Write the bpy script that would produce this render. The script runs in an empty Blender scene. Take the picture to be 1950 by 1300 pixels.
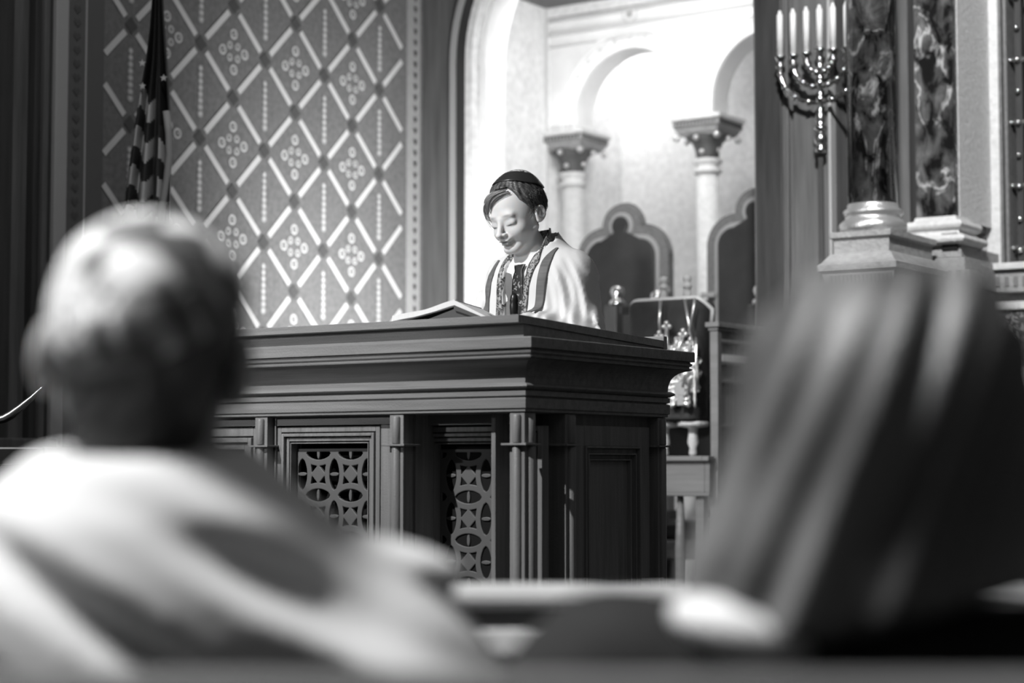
import bpy, bmesh, math, random
import numpy as np
from mathutils import Vector, Matrix, Euler
from mathutils.bvhtree import BVHTree
random.seed(4); np.random.seed(4)
S = bpy.context.scene
C = S.collection
PI = math.pi
# ---------------------------------------------------------------- camera
YAW = math.radians(34.4); PITCH = math.radians(3.73); FPX = 3600.0; EYE = Vector((0, 0, 1.15))
cd = bpy.data.cameras.new('camera'); cam = bpy.data.objects.new('camera', cd); C.objects.link(cam)
cam.location = EYE; cam.rotation_euler = (PI/2 + PITCH, 0, YAW)
cd.sensor_width = 36; cd.lens = FPX/1950*36; cd.clip_start = .05; cd.clip_end = 100
cd.dof.use_dof = True; cd.dof.focus_distance = 5.0; cd.dof.aperture_fstop = 2.3
S.camera = cam
S.view_settings.view_transform = 'Standard'; S.view_settings.look = 'None'
S.view_settings.exposure = 0.0; S.view_settings.gamma = 1.0; S.view_settings.use_curve_mapping = False
# ---------------------------------------------------------------- world and lights
w = bpy.data.worlds.new('world'); S.world = w; w.use_nodes = True
w.node_tree.nodes['Background'].inputs[0].default_value = (1, 1, 1, 1)
w.node_tree.nodes['Background'].inputs[1].default_value = .055
def aim(o, t):
    o.rotation_euler = (Vector(t)-Vector(o.location)).to_track_quat('-Z', 'Y').to_euler()
def spot(name, loc, tgt, power, ang, rad, blend=.5):
    l = bpy.data.lights.new(name, 'SPOT'); l.energy = power; l.spot_size = math.radians(ang); l.spot_blend = blend
    l.shadow_soft_size = rad; o = bpy.data.objects.new(name, l); C.objects.link(o); o.location = loc; aim(o, tgt); return o
def area(name, loc, tgt, power, sx, sy):
    l = bpy.data.lights.new(name, 'AREA'); l.shape = 'RECTANGLE'; l.size = sx; l.size_y = sy; l.energy = power
    o = bpy.data.objects.new(name, l); C.objects.link(o); o.location = loc; aim(o, tgt); return o
def point(name, loc, power, rad):
    l = bpy.data.lights.new(name, 'POINT'); l.energy = power; l.shadow_soft_size = rad
    o = bpy.data.objects.new(name, l); C.objects.link(o); o.location = loc; return o
spot('stage_spotlight', (-4.2, -.9, 5.6), (-2.95, 4.0, 1.45), 1900, 26, .05, .35)
spot('boy_face_fill', (-5.6, -3.0, 3.0), (-3.1, 4.3, 1.7), 620, 14, .15, .6)  # added fill for the boy's face, from an unseen source
spot('wall_uplight', (-3.9, 5.75, 1.45), (-5.0, 6.35, 2.1), 165, 120, .1, 1.0)
spot('left_wall_fill', (-2.6, 2.6, 4.8), (-5.0, 4.55, 2.3), 150, 46, .2, 1.0)  # added fill to lift the dark left end of the wall
spot('scroll_fill_spot', (-2.0, 2.0, 4.5), (-3.42, 6.2, 1.62), 420, 19, .1, .7)  # added spot to brighten scroll, silver and papers; no known fixture
spot('niche_front_light', (-3.5, 3.2, 3.0), (-4.85, 7.6, 2.6), 75, 44, .05, 1.0)
spot('niche_arch_lamp', (-4.78, 7.30, 3.36), (-4.55, 8.6, 1.7), 8, 84, .02, .3)
area('niche_cove_lamp', (-5.0, 8.28, 3.36), (-5.0, 8.6, 2.9), 5, .5, .08)
area('niche_lamp', (-4.1, 7.1, 3.25), (-4.7, 7.9, 2.3), 15, .8, .3)
spot('ark_fill_spot', (-1.2, 2.6, 5.2), (-2.4, 6.8, 2.5), 1700, 34, .12, .8)  # added light for the marble and stone at right; source invented
area('hall_fill', (1.2, 1.5, 5.5), (-2.2, 5.0, 1.5), 11, 2.5, 2.5)  # soft fill added from the hall side, not a seen fixture
spot('pew_light', (-1.9, -.2, 4.0), (-.55, 1.4, 1.1), 820, 60, .30, .8)
# ---------------------------------------------------------------- helpers
RC = Matrix.Rotation(YAW, 3, 'Z') @ Matrix.Rotation(PI/2 + PITCH, 3, 'X')
FW = Vector((-math.sin(YAW), math.cos(YAW), 0)); RT = Vector((math.cos(YAW), math.sin(YAW), 0))
def ray(u, v): return RC @ Vector((u-975, 650-v, -FPX))
def aty(u, v, Y):
    r = ray(u, v); return EYE + r*(Y/r.y)
def atx(u, v, X):
    r = ray(u, v); return EYE + r*(X/r.x)
def atd(u, v, D):
    r = ray(u, v); return EYE + r*(D/(r.dot(FW)))
STAGE = .40

def mat(name, col, rough=.5, metal=0, spec=.5, noise=None, bump=None, coat=0, emis=None):
    """noise=(scale xyz, amount) varies the grey; bump=(scale, strength)"""
    m = bpy.data.materials.new(name); m.use_nodes = True; nt = m.node_tree; b = nt.nodes['Principled BSDF']
    c = col if isinstance(col, tuple) else (col,)*3
    b.inputs['Base Color'].default_value = (*c, 1); b.inputs['Roughness'].default_value = rough
    b.inputs['Metallic'].default_value = metal; b.inputs['Specular IOR Level'].default_value = spec
    b.inputs['Coat Weight'].default_value = coat
    if noise or bump:
        tc = nt.nodes.new('ShaderNodeTexCoord')
    if noise:
        sc, am = noise[0], noise[1]
        mp = nt.nodes.new('ShaderNodeMapping'); mp.inputs['Scale'].default_value = sc
        nt.links.new(tc.outputs['Object'], mp.inputs['Vector'])
        n = nt.nodes.new('ShaderNodeTexNoise'); n.inputs['Scale'].default_value = 1; n.inputs['Detail'].default_value = 6
        n.inputs['Roughness'].default_value = .62
        nt.links.new(mp.outputs[0], n.inputs['Vector'])
        mr = nt.nodes.new('ShaderNodeMapRange'); mr.inputs['From Min'].default_value = .28; mr.inputs['From Max'].default_value = .72
        mr.inputs['To Min'].default_value = max(0, 1-am); mr.inputs['To Max'].default_value = 1+am
        nt.links.new(n.outputs[0], mr.inputs['Value'])
        mx = nt.nodes.new('ShaderNodeVectorMath'); mx.operation = 'SCALE'; mx.inputs[0].default_value = c
        nt.links.new(mr.outputs[0], mx.inputs['Scale']); nt.links.new(mx.outputs[0], b.inputs['Base Color'])
    if bump:
        n2 = nt.nodes.new('ShaderNodeTexNoise'); n2.inputs['Scale'].default_value = bump[0]; n2.inputs['Detail'].default_value = 5
        nt.links.new(tc.outputs['Object'], n2.inputs['Vector'])
        bp = nt.nodes.new('ShaderNodeBump'); bp.inputs['Strength'].default_value = bump[1]; bp.inputs['Distance'].default_value = .01
        nt.links.new(n2.outputs[0], bp.inputs['Height']); nt.links.new(bp.outputs[0], b.inputs['Normal'])
    return m
def attr_mat(name, rough=.5, spec=.4, bump=None, sss=0, metal=0):
    m = mat(name, .5, rough, metal, spec, bump=bump); nt = m.node_tree; b = nt.nodes['Principled BSDF']
    a = nt.nodes.new('ShaderNodeAttribute'); a.attribute_name = 'tone'
    nt.links.new(a.outputs['Color'], b.inputs['Base Color'])
    if sss:
        b.inputs['Subsurface Weight'].default_value = sss; b.inputs['Subsurface Radius'].default_value = (.012, .008, .006); b.inputs['Subsurface Scale'].default_value = .6
    return m
def brocade(name, dark, light, scale, thr=.5):
    m = mat(name, dark, .45, 0, .5); nt = m.node_tree; b = nt.nodes['Principled BSDF']
    tc = nt.nodes.new('ShaderNodeTexCoord'); n = nt.nodes.new('ShaderNodeTexNoise'); n.inputs['Scale'].default_value = scale
    n.inputs['Detail'].default_value = 1.5; n.inputs['Distortion'].default_value = 1.8
    nt.links.new(tc.outputs['Object'], n.inputs['Vector'])
    r = nt.nodes.new('ShaderNodeValToRGB'); e = r.color_ramp.elements
    e[0].position = thr-.03; e[0].color = (dark, dark, dark, 1); e[1].position = thr+.05; e[1].color = (light, light, light, 1)
    nt.links.new(n.outputs[0], r.inputs[0]); nt.links.new(r.outputs[0], b.inputs['Base Color']); return m
def marble(name):
    m = mat(name, .03, .12, 0, .6); nt = m.node_tree; b = nt.nodes['Principled BSDF']
    tc = nt.nodes.new('ShaderNodeTexCoord'); mp = nt.nodes.new('ShaderNodeMapping'); mp.inputs['Scale'].default_value = (1, 1, .55)
    nt.links.new(tc.outputs['Object'], mp.inputs[0])
    n = nt.nodes.new('ShaderNodeTexNoise'); n.inputs['Scale'].default_value = 17; n.inputs['Detail'].default_value = 8; n.inputs['Distortion'].default_value = .5; n.inputs['Roughness'].default_value = .6
    v = nt.nodes.new('ShaderNodeTexNoise'); v.inputs['Scale'].default_value = 6.5; v.inputs['Detail'].default_value = 6; v.inputs['Distortion'].default_value = .9
    nt.links.new(mp.outputs[0], n.inputs['Vector']); nt.links.new(mp.outputs[0], v.inputs['Vector'])
    r = nt.nodes.new('ShaderNodeValToRGB'); e = r.color_ramp.elements
    e[0].position = .42; e[0].color = (.010,)*3+(1,); e[1].position = .72; e[1].color = (.17,)*3+(1,)
    nt.links.new(n.outputs[0], r.inputs[0])
    r2 = nt.nodes.new('ShaderNodeValToRGB'); r2.color_ramp.elements[0].position = .475; r2.color_ramp.elements[0].color = (0, 0, 0, 1)
    r2.color_ramp.elements[1].position = .525; r2.color_ramp.elements[1].color = (0, 0, 0, 1)
    k = r2.color_ramp.elements.new(.5); k.color = (.38, .38, .38, 1)
    nt.links.new(v.outputs[0], r2.inputs[0])
    r3 = nt.nodes.new('ShaderNodeValToRGB'); r3.color_ramp.elements[0].position = .44; r3.color_ramp.elements[1].position = .56
    nt.links.new(n.outputs[0], r3.inputs[0])
    mu = nt.nodes.new('ShaderNodeMix'); mu.data_type = 'RGBA'; mu.blend_type = 'MULTIPLY'; mu.inputs[0].default_value = 1
    nt.links.new(r2.outputs[0], mu.inputs[6]); nt.links.new(r3.outputs[0], mu.inputs[7])
    mx = nt.nodes.new('ShaderNodeMix'); mx.data_type = 'RGBA'; mx.blend_type = 'ADD'; mx.inputs[0].default_value = 1
    nt.links.new(r.outputs[0], mx.inputs[6]); nt.links.new(mu.outputs[2], mx.inputs[7]); nt.links.new(mx.outputs[2], b.inputs['Base Color'])
    return m

M = dict(
 wood=mat('walnut', .21, .42, 0, .4, noise=((2.5, 60, 60), .28), bump=(260, .12)),
 woodv=mat('walnut_upright', .21, .42, 0, .4, noise=((60, 60, 3), .28), bump=(260, .12)),
 wood_mid=mat('oak', .20, .45, 0, .4, noise=((3, 40, 40), .2)),
 wood_dark=mat('dark_wood', .045, .45, 0, .4, noise=((40, 40, 3), .3)),
 woodpanel=mat('stained_panel', .11, .5, 0, .35, noise=((30, 30, 2.0), .35)),
 cloth_black=mat('grille_cloth', .015, .9, 0, .1),
 stripe=mat('pale_paint', .36, .6),
 plaster=mat('cream_plaster', .80, .75, 0, .2, noise=((9, 9, 9), .06)),
 plaster_line=mat('stencil_line', .58, .75, 0, .2),
 plaster_pat=mat('stencilled_plaster', .74, .7, 0, .2, noise=((30, 30, 30), .16)),
 wall_dark=mat('damask_wall', .17, .7, 0, .25, noise=((45, 45, 45), .25)),
 wall_node=mat('damask_node', .09, .7, 0, .25),
 wall_band_shaded=mat('wall_border_shaded', .12, .7, 0, .25),  # same border as at right, the dim end's shade put into its colour
 wall_band_lit=mat('wall_border_lit', .36, .7, 0, .25, noise=((60, 60, 60), .12)),  # right border, lightened in colour for the light falling near the niche
 wall_gold=mat('gilded_stencil', .62, .5, 0, .4),
 wall_mid=mat('stencil_motif', .40, .6, 0, .3),
 gold=mat('gilt', .62, .32, .75, .5, bump=(90, .25)),
 brass=mat('polished_brass', .60, .22, 1, .5),
 silver=mat('silver', .85, .28, .85, .5),
 wax=mat('candle_wax', .72, .5, 0, .4),
 marble=marble('veined_marble'),
 stone=mat('carved_stone', .30, .6, 0, .3, noise=((40, 40, 40), .18), bump=(80, .5)),
 stone_lt=mat('pale_stone', .60, .6, 0, .3, noise=((50, 50, 50), .15), bump=(90, .4)),
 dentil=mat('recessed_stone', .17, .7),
 floor=mat('dark_carpet', .05, .95, 0, .1, noise=((80, 80, 80), .3)),
 mosaic=brocade('mosaic', .07, .28, 42, .54),
 velvet=mat('velvet', .05, .7, 0, .25, noise=((6, 6, 6), .35)),
 leather=mat('chair_leather', .035, .38, 0, .5, noise=((7, 7, 7), .3)),
 frame_gilt=mat('chair_frame', .16, .4, 0, .5, noise=((60, 60, 60), .3)),
 piping=mat('pale_trim', .34, .5),
 paper=mat('paper', .80, .7, 0, .2, noise=((200, 4, 4), .05)),
 cover=mat('book_cover', .06, .6),
 black=mat('black_plastic', .012, .35),
 blackfab=mat('black_upholstery', .012, .8, 0, .2),
 skin=attr_mat('skin', .56, .35, sss=.25),
 hair=attr_mat('hair', .38, .5, bump=(300, .2)),
 suit=mat('grey_suit', .17, .8, 0, .2, bump=(900, .2)),
 shirt=mat('white_shirt', .80, .75, 0, .2),
 tallit=mat('prayer_shawl', .72, .8, 0, .2, bump=(60, .06)),
 tstripe=mat('shawl_stripe', .13, .6, 0, .3, noise=((8, 8, 120), .25)),
 atarah=brocade('neckband_brocade', .05, .36, 95, .5),
 tie=brocade('patterned_tie', .01, .30, 60, .63),
 satin=mat('black_satin', .03, .32, 0, .5),
 paisley=brocade('paisley', .04, .55, 75, .46),
 flag_red=mat('flag_dark_stripe', .035, .7), flag_white=mat('flag_white_stripe', .55, .7), flag_blue=mat('flag_canton', .012, .7),
 shirt2=mat('pale_cotton_shirt', .66, .8, 0, .2), darkcloth=mat('dark_dress', .022, .8, 0, .25, noise=((5, 5, 5), .4)),
 kippah=brocade('satin_kippah', .10, .80, 10, .5),
 capital=mat('carved_capital', .10, .5, 0, .4, bump=(60, .6)),
 lockdark=mat('dark_hair_strand', .06, .35, 0, .5),
 pewwood_lit=mat('lit_pew_cap', .62, .4, 0, .5, noise=((3, 40, 40), .2)),  # strong light on the rail put into a lighter wood colour
 pewwood=mat('pew_wood', .12, .35, 0, .5, noise=((3, 50, 50), .3)),
)
def link(o, parent=None):
    C.objects.link(o)
    if parent: o.parent = parent
    return o
def tag(o, label=None, cat=None, group=None, kind=None):
    if label: o['label'] = label
    if cat: o['category'] = cat
    if group: o['group'] = group
    if kind: o['kind'] = kind
    return o
def thing(name, label, cat, loc=(0, 0, 0), rz=0, group=None):
    o = bpy.data.objects.new(name, None); o.location = loc; o.rotation_euler = (0, 0, rz); o.empty_display_size = .1
    return tag(link(o), label, cat, group)
def copy_tree(o, parent=None):
    c = o.copy(); link(c, parent)
    for ch in list(o.children): copy_tree(ch, c)
    return c
class MB:
    """collects shapes, builds them as one mesh object; each face carries a material slot"""
    def __init__(s): s.bm = bmesh.new(); s.slots = []; s.cur = 0; s.smooth = False
    def use(s, m):
        if m not in s.slots: s.slots.append(m)
        s.cur = s.slots.index(m); return s
    def face(s, vs):
        try: f = s.bm.faces.new(vs)
        except ValueError: return
        f.material_index = s.cur; f.smooth = s.smooth; return f
    def hexa(s, p):
        v = [s.bm.verts.new(q) for q in p]
        for f in ((0, 3, 2, 1), (4, 5, 6, 7), (0, 1, 5, 4), (1, 2, 6, 5), (2, 3, 7, 6), (3, 0, 4, 7)): s.face([v[i] for i in f])
        return s
    def box(s, x0, x1, y0, y1, z0, z1):
        return s.hexa([(x0, y0, z0), (x1, y0, z0), (x1, y1, z0), (x0, y1, z0), (x0, y0, z1), (x1, y0, z1), (x1, y1, z1), (x0, y1, z1)])
    def ringprof(s, x0, x1, y0, y1, prof, cap=True):
        """profile (offset, z) swept round a rectangle with mitred corners"""
        rings = []
        for o, z in prof:
            rings.append([s.bm.verts.new(q) for q in ((x0-o, y0-o, z), (x1+o, y0-o, z), (x1+o, y1+o, z), (x0-o, y1+o, z))])
        for a, b in zip(rings, rings[1:]):
            for i in range(4): s.face([a[i], a[(i+1) % 4], b[(i+1) % 4], b[i]])
        if cap: s.face(rings[0][::-1]); s.face(rings[-1])
        return s
    def lathe(s, prof, c=(0, 0, 0), n=32, R=None, squash=(1, 1)):
        R = R or Matrix.Identity(3); c = Vector(c); sm = s.smooth; s.smooth = True
        rings = []
        for r, z in prof:
            rings.append([s.bm.verts.new(c + R @ Vector((r*squash[0]*math.cos(2*PI*i/n), r*squash[1]*math.sin(2*PI*i/n), z))) for i in range(n)])
        for a, b in zip(rings, rings[1:]):
            for i in range(n): s.face([a[i], a[(i+1) % n], b[(i+1) % n], b[i]])
        s.smooth = sm
        s.face(rings[0][::-1]); s.face(rings[-1]); return s
    def tube(s, pts, rad, n=8):
        pts = [Vector(p) for p in pts]; rs = rad if isinstance(rad, (list, tuple)) else [rad]*len(pts)
        sm = s.smooth; s.smooth = True; rings = []; up = Vector((.13, .21, .97)).normalized()
        for i, p in enumerate(pts):
            t = (pts[min(i+1, len(pts)-1)]-pts[max(i-1, 0)])
            if t.length < 1e-9: t = Vector((0, 0, 1))
            t.normalize(); a = t.cross(up)
            if a.length < .05: a = t.cross(Vector((1, 0, 0)))
            a.normalize(); b = t.cross(a)
            rings.append([s.bm.verts.new(p+(a*math.cos(2*PI*k/n)+b*math.sin(2*PI*k/n))*rs[i]) for k in range(n)])
        for a, b in zip(rings, rings[1:]):
            for k in range(n): s.face([a[k], b[k], b[(k+1) % n], a[(k+1) % n]])
        s.face(rings[0]); s.face(rings[-1][::-1]); s.smooth = sm; return s
    def ball(s, c, r, n=16, sc=(1, 1, 1)):
        prof = [(max(1e-4, r*math.sin(PI*i/n)), -r*math.cos(PI*i/n)*sc[2]) for i in range(n+1)]
        return s.lathe(prof, c, n*2, None, (sc[0], sc[1]))
    def prism(s, poly, f, d, holes=None):
        """poly: 2D outline, f(a,b)->3D point, d: 3D thickness vector"""
        d = Vector(d); A = [s.bm.verts.new(f(a, b)) for a, b in poly]; B = [s.bm.verts.new(Vector(f(a, b))+d) for a, b in poly]
        s.face(A); s.face(B[::-1]); n = len(A)
        for i in range(n): s.face([A[i], B[i], B[(i+1) % n], A[(i+1) % n]])
        return s
    def strip(s, A, B, f, d):
        """solid between two 2D polylines of equal length"""
        d = Vector(d); n = len(A)
        a = [s.bm.verts.new(f(*p)) for p in A]; b = [s.bm.verts.new(f(*p)) for p in B]
        a2 = [s.bm.verts.new(Vector(f(*p))+d) for p in A]; b2 = [s.bm.verts.new(Vector(f(*p))+d) for p in B]
        for i in range(n-1):
            s.face([a[i], a[i+1], b[i+1], b[i]]); s.face([a2[i], b2[i], b2[i+1], a2[i+1]])
            s.face([a[i], a2[i], a2[i+1], a[i+1]]); s.face([b[i], b[i+1], b2[i+1], b2[i]])
        s.face([a[0], b[0], b2[0], a2[0]]); s.face([a[-1], a2[-1], b2[-1], b[-1]]); return s
    def build(s, name, m=None, parent=None, bevel=0, loc=None):
        if m and not s.slots: s.slots = [m]
        bmesh.ops.recalc_face_normals(s.bm, faces=s.bm.faces)
        me = bpy.data.meshes.new(name); s.bm.to_mesh(me); s.bm.free()
        for k in s.slots: me.materials.append(M[k] if isinstance(k, str) else k)
        o = bpy.data.objects.new(name, me); link(o, parent)
        if loc: o.location = loc
        if bevel:
            b = o.modifiers.new('bevel', 'BEVEL'); b.width = bevel; b.segments = 2; b.limit_method = 'ANGLE'; b.angle_limit = math.radians(40)
        return o
# ---------------------------------------------------------------- implicit surfaces (for bodies, hair, cloth)
def ell(P, c, r, R=None):
    q = P-np.array(c, 'f')
    if R is not None: q = q @ np.array(R, 'f')
    r = np.array(r, 'f'); k0 = np.linalg.norm(q/r, axis=-1); k1 = np.linalg.norm(q/(r*r), axis=-1)
    return k0*(k0-1)/np.maximum(k1, 1e-6)
def cone(P, a, b, ra, rb):
    a = np.array(a, 'f'); b = np.array(b, 'f'); d = b-a; h = np.clip(((P-a) @ d)/float(d @ d), 0, 1)
    return np.linalg.norm(P-a-h[..., None]*d, axis=-1)-(ra+(rb-ra)*h)
def smin(a, b, k):
    h = np.clip(.5+.5*(b-a)/k, 0, 1); return b*(1-h)+a*h-k*h*(1-h)
def smax(a, b, k): return -smin(-a, -b, k)
def axis_pts(segs):
    out = [segs[0][0]]
    for a, b, st in segs:
        n = max(1, int(round((b-a)/st))); out += list(np.linspace(a, b, n+1)[1:])
    return np.array(out, 'f')
def surf_net(fn, xs, ys, zs):
    V = np.empty((len(xs), len(ys), len(zs)), 'f')
    Y, Z = np.meshgrid(ys, zs, indexing='ij')
    for i in range(0, len(xs), 16):
        xx = xs[i:i+16]; P = np.empty((len(xx), len(ys), len(zs), 3), 'f')
        P[..., 0] = xx[:, None, None]; P[..., 1] = Y; P[..., 2] = Z; V[i:i+16] = fn(P)
    neg = V < 0; nx, ny, nz = V.shape
    cnt = sum(neg[a:nx-1+a, b:ny-1+b, c:nz-1+c].astype('i1') for a in (0, 1) for b in (0, 1) for c in (0, 1))
    I, J, K = np.nonzero((cnt > 0) & (cnt < 8)); idx = -np.ones(cnt.shape, 'i4'); idx[I, J, K] = np.arange(len(I))
    acc = np.zeros((len(I), 3)); num = np.zeros(len(I)); ax = (xs, ys, zs)
    for d in range(3):
        for o1 in (0, 1):
            for o2 in (0, 1):
                off = [o1, o2]; off.insert(d, 0); a = (I+off[0], J+off[1], K+off[2]); off2 = list(off); off2[d] = 1
                b = (I+off2[0], J+off2[1], K+off2[2]); va = V[a]; vb = V[b]; m = (va < 0) != (vb < 0)
                t = np.where(m, va/np.where(m, va-vb, 1), 0)
                pa = np.stack([ax[q][a[q]] for q in range(3)], -1); pb = np.stack([ax[q][b[q]] for q in range(3)], -1)
                acc += np.where(m[:, None], pa+(pb-pa)*t[:, None], 0); num += m
    verts = acc/num[:, None]; faces = []
    for d in range(3):
        sl = [slice(1, n-1) for n in V.shape]; sl[d] = slice(0, V.shape[d]-1); s2 = list(sl); s2[d] = slice(1, V.shape[d])
        A = neg[tuple(sl)]; B = neg[tuple(s2)]; e = np.nonzero(A != B); f = A[e]
        g = [e[q]+(0 if q == d else 1) for q in range(3)]; o = [q for q in range(3) if q != d]
        def at(p, q):
            h = [x.copy() for x in g]; h[o[0]] -= p; h[o[1]] -= q; return idx[h[0], h[1], h[2]]
        Q = np.stack([at(1, 1), at(0, 1), at(0, 0), at(1, 0)], -1)
        flip = f if d != 1 else ~f
        Q[~flip] = Q[~flip][:, ::-1]; faces.append(Q)
    F = np.concatenate(faces); F = F[(F >= 0).all(1)]
    return verts, F
def net_obj(name, fn, xs, ys, zs, m, parent=None, tone=None, shade=True, relax=0):
    v, F = surf_net(fn, xs, ys, zs)
    me = bpy.data.meshes.new(name); me.from_pydata(v.tolist(), [], F.tolist())
    if shade: me.polygons.foreach_set('use_smooth', [True]*len(me.polygons))
    me.materials.append(M[m] if isinstance(m, str) else m)
    if tone is not None:
        t = tone(v.astype('f')); a = me.color_attributes.new('tone', 'FLOAT_COLOR', 'POINT')
        col = np.ones((len(v), 4)); col[:, :3] = t[:, None]; a.data.foreach_set('color', col.ravel())
    me.update(); o = bpy.data.objects.new(name, me); link(o, parent)
    if relax:
        s = o.modifiers.new('relax', 'SMOOTH'); s.iterations = relax; s.factor = .5
    return o, v, F
def rot(ax, ang, ay=0, az=0):
    return np.array(Euler((math.radians(ax), math.radians(ang), math.radians(ay)), 'XYZ').to_matrix())
def vnoise(P, sc, seed=0):
    """cheap smooth pseudo-noise from a few sines"""
    rs = np.random.RandomState(seed); out = 0
    for i in range(5):
        k = rs.randn(3)*sc; out = out+np.sin(P @ k.astype('f')+rs.rand()*6.28)
    return out/5
#SETTING
# ================================================================ SETTING
XW = -5.0; YB = 6.6; YA = 7.9      # left wall plane, proscenium plane, arcade plane
s = MB().box(-12, 5, -5, 11, -.1, 0).build('floor', 'floor'); tag(s, kind='structure')
s = MB().box(-5.6, 3.0, 3.2, 9.2, 0, STAGE).build('floor_stage', 'floor'); tag(s, kind='structure')
# --- left wall with painted lattice, one mesh
pw = .182; ph = .363
wl = MB(); wl.use('wall_dark').box(XW-.2, XW, 2.4, YB, 0, 5.0)
def wq(pts, lift=.002):      # flat patch on the left wall, points (y, z)
    wl.face([wl.bm.verts.new((XW+lift, y, z)) for y, z in pts])
def disc(y, z, r, lift, n=10): wq([(y+r*math.cos(2*PI*i/n), z+r*math.sin(2*PI*i/n)) for i in range(n)], lift)
n0 = atx(504, 115, XW)
y_l = atx(196, 300, XW).y; y_r = atx(772, 300, XW).y; y_e = YB
def clipseg(a, b):
    (y0, z0), (y1, z1) = a, b; t0, t1 = 0, 1
    if y0 < y_l: t0 = (y_l-y0)/(y1-y0)
    if y1 > y_r: t1 = (y_r-y0)/(y1-y0)
    if t1-t0 < .06: return None
    return (y0+(y1-y0)*t0, z0+(z1-z0)*t0), (y0+(y1-y0)*t1, z0+(z1-z0)*t1)
for ci in range(-8, 7):
    y = n0.y+ci*pw
    for ri in range(-6, 9):
        z = n0.z+(ri+(.5 if ci % 2 else 0))*ph - 3*ph*0
        if z < .9 or z > 4.6: continue
        for sg in (1, -1):                      # bars to the next column
            a = (y, z); b = (y+pw, z+sg*ph/2); L = math.hypot(b[0]-a[0], b[1]-a[1]); g = .040/L
            p = (a[0]+(b[0]-a[0])*g, a[1]+(b[1]-a[1])*g); q = (b[0]-(b[0]-a[0])*g, b[1]-(b[1]-a[1])*g)
            c = clipseg(p, q)
            if not c: continue
            p, q = c; dy, dz = q[0]-p[0], q[1]-p[1]; L = math.hypot(dy, dz); ny, nz = -dz/L*.0125, dy/L*.0125
            wl.use('wall_gold'); wq([(p[0]+ny, p[1]+nz), (q[0]+ny, q[1]+nz), (q[0]-ny, q[1]-nz), (p[0]-ny, p[1]-nz)], .004)
        if y_l+.02 < y < y_r-.02:
            wl.use('wall_node'); disc(y, z, .024, .003, 8)
            for k in range(4):
                a = PI/4+k*PI/2; disc(y+.02*math.cos(k*PI/2), z+.02*math.sin(k*PI/2), .011, .004, 6)
            zc = z+ph/2                           # motif in the diamond above the node
            if ci % 2 == 0:
                wl.use('wall_mid')
                for k in range(8): disc(y, zc-.088+k*.025, .0155-.0004*k, .003, 8)
                wl.use('wall_gold')
                for k in range(8): disc(y, zc-.088+k*.025, .007, .004, 6)
            else:
                for (a, b, r) in [(.062, 0, .021), (-.062, 0, .021), (0, .07, .021), (0, -.07, .021), (.022, .024, .015), (-.022, .024, .015), (.022, -.024, .015), (-.022, -.024, .015)]:
                    if not (y_l < y+a-r and y+a+r < y_r): continue
                    wl.use('wall_gold'); disc(y+a, zc+b, r, .003, 12); wl.use('wall_dark'); disc(y+a, zc+b, r*.62, .0045, 10)
                    wl.use('wall_mid'); disc(y+a, zc+b, r*.34, .006, 8)
        elif ci % 2 and y_l < y < y_r: pass
for (a, b) in ((y_l-.075, y_l-.004), (y_r+.004, y_r+.10)):
    wl.use('wall_band_lit' if a > y_l else 'wall_band_shaded'); wq([(a-.16 if a < y_l else a, .6), (b, .6), (b, 4.8), (a-.16 if a < y_l else a, 4.8)], .003)
for yc, hw in ((y_l-.135, .030), (y_r+.062, .022)):
    wl.use('wall_mid')
    for e in (-1.45, 1.45): wq([(yc+hw*e-.004, .6), (yc+hw*e+.004, .6), (yc+hw*e+.004, 4.8), (yc+hw*e-.004, 4.8)], .005)
    wl.use('wall_node')
    for k in range(80):
        z = .8+k*.049; wq([(yc, z-.019), (yc+hw*.6, z), (yc+hw*.35, z+.014), (yc, z+.006), (yc-hw*.35, z+.014), (yc-hw*.6, z)], .006)
tag(wl.build('wall_left'), kind='structure')
# vertical mouldings at the far left of the wall
tm = MB()
def vstrip(mb, m, u0, u1, dep, z0=.4, z1=5.0):
    a = atx(u0, 400, XW).y; b = atx(u1, 400, XW).y; mb.use(m).box(XW, XW+dep, a, b, z0, z1)
vstrip(tm, 'wood_dark', -160, 4, .05); vstrip(tm, 'woodpanel', 4, 40, .03); vstrip(tm, 'wood_dark', 40, 52, .06)
vstrip(tm, 'woodpanel', 52, 62, .075); vstrip(tm, 'wood_dark', 62, 82, .04)
tag(tm.build('trim_1', bevel=.006), kind='structure')
tm = MB(); vstrip(tm, 'stripe', 82, 106, .055); tag(tm.build('trim_2', bevel=.004), kind='structure')
tm = MB(); a = atx(-160, 400, XW).y; b = atx(82, 400, XW).y; zz = atx(60, 835, XW).z
tm.use('woodpanel').box(XW, XW+.09, a, b, zz-.07, zz); tm.box(XW, XW+.07, a, b, .4, zz-.07)
tag(tm.build('baseboard_left', bevel=.006), kind='structure')
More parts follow.
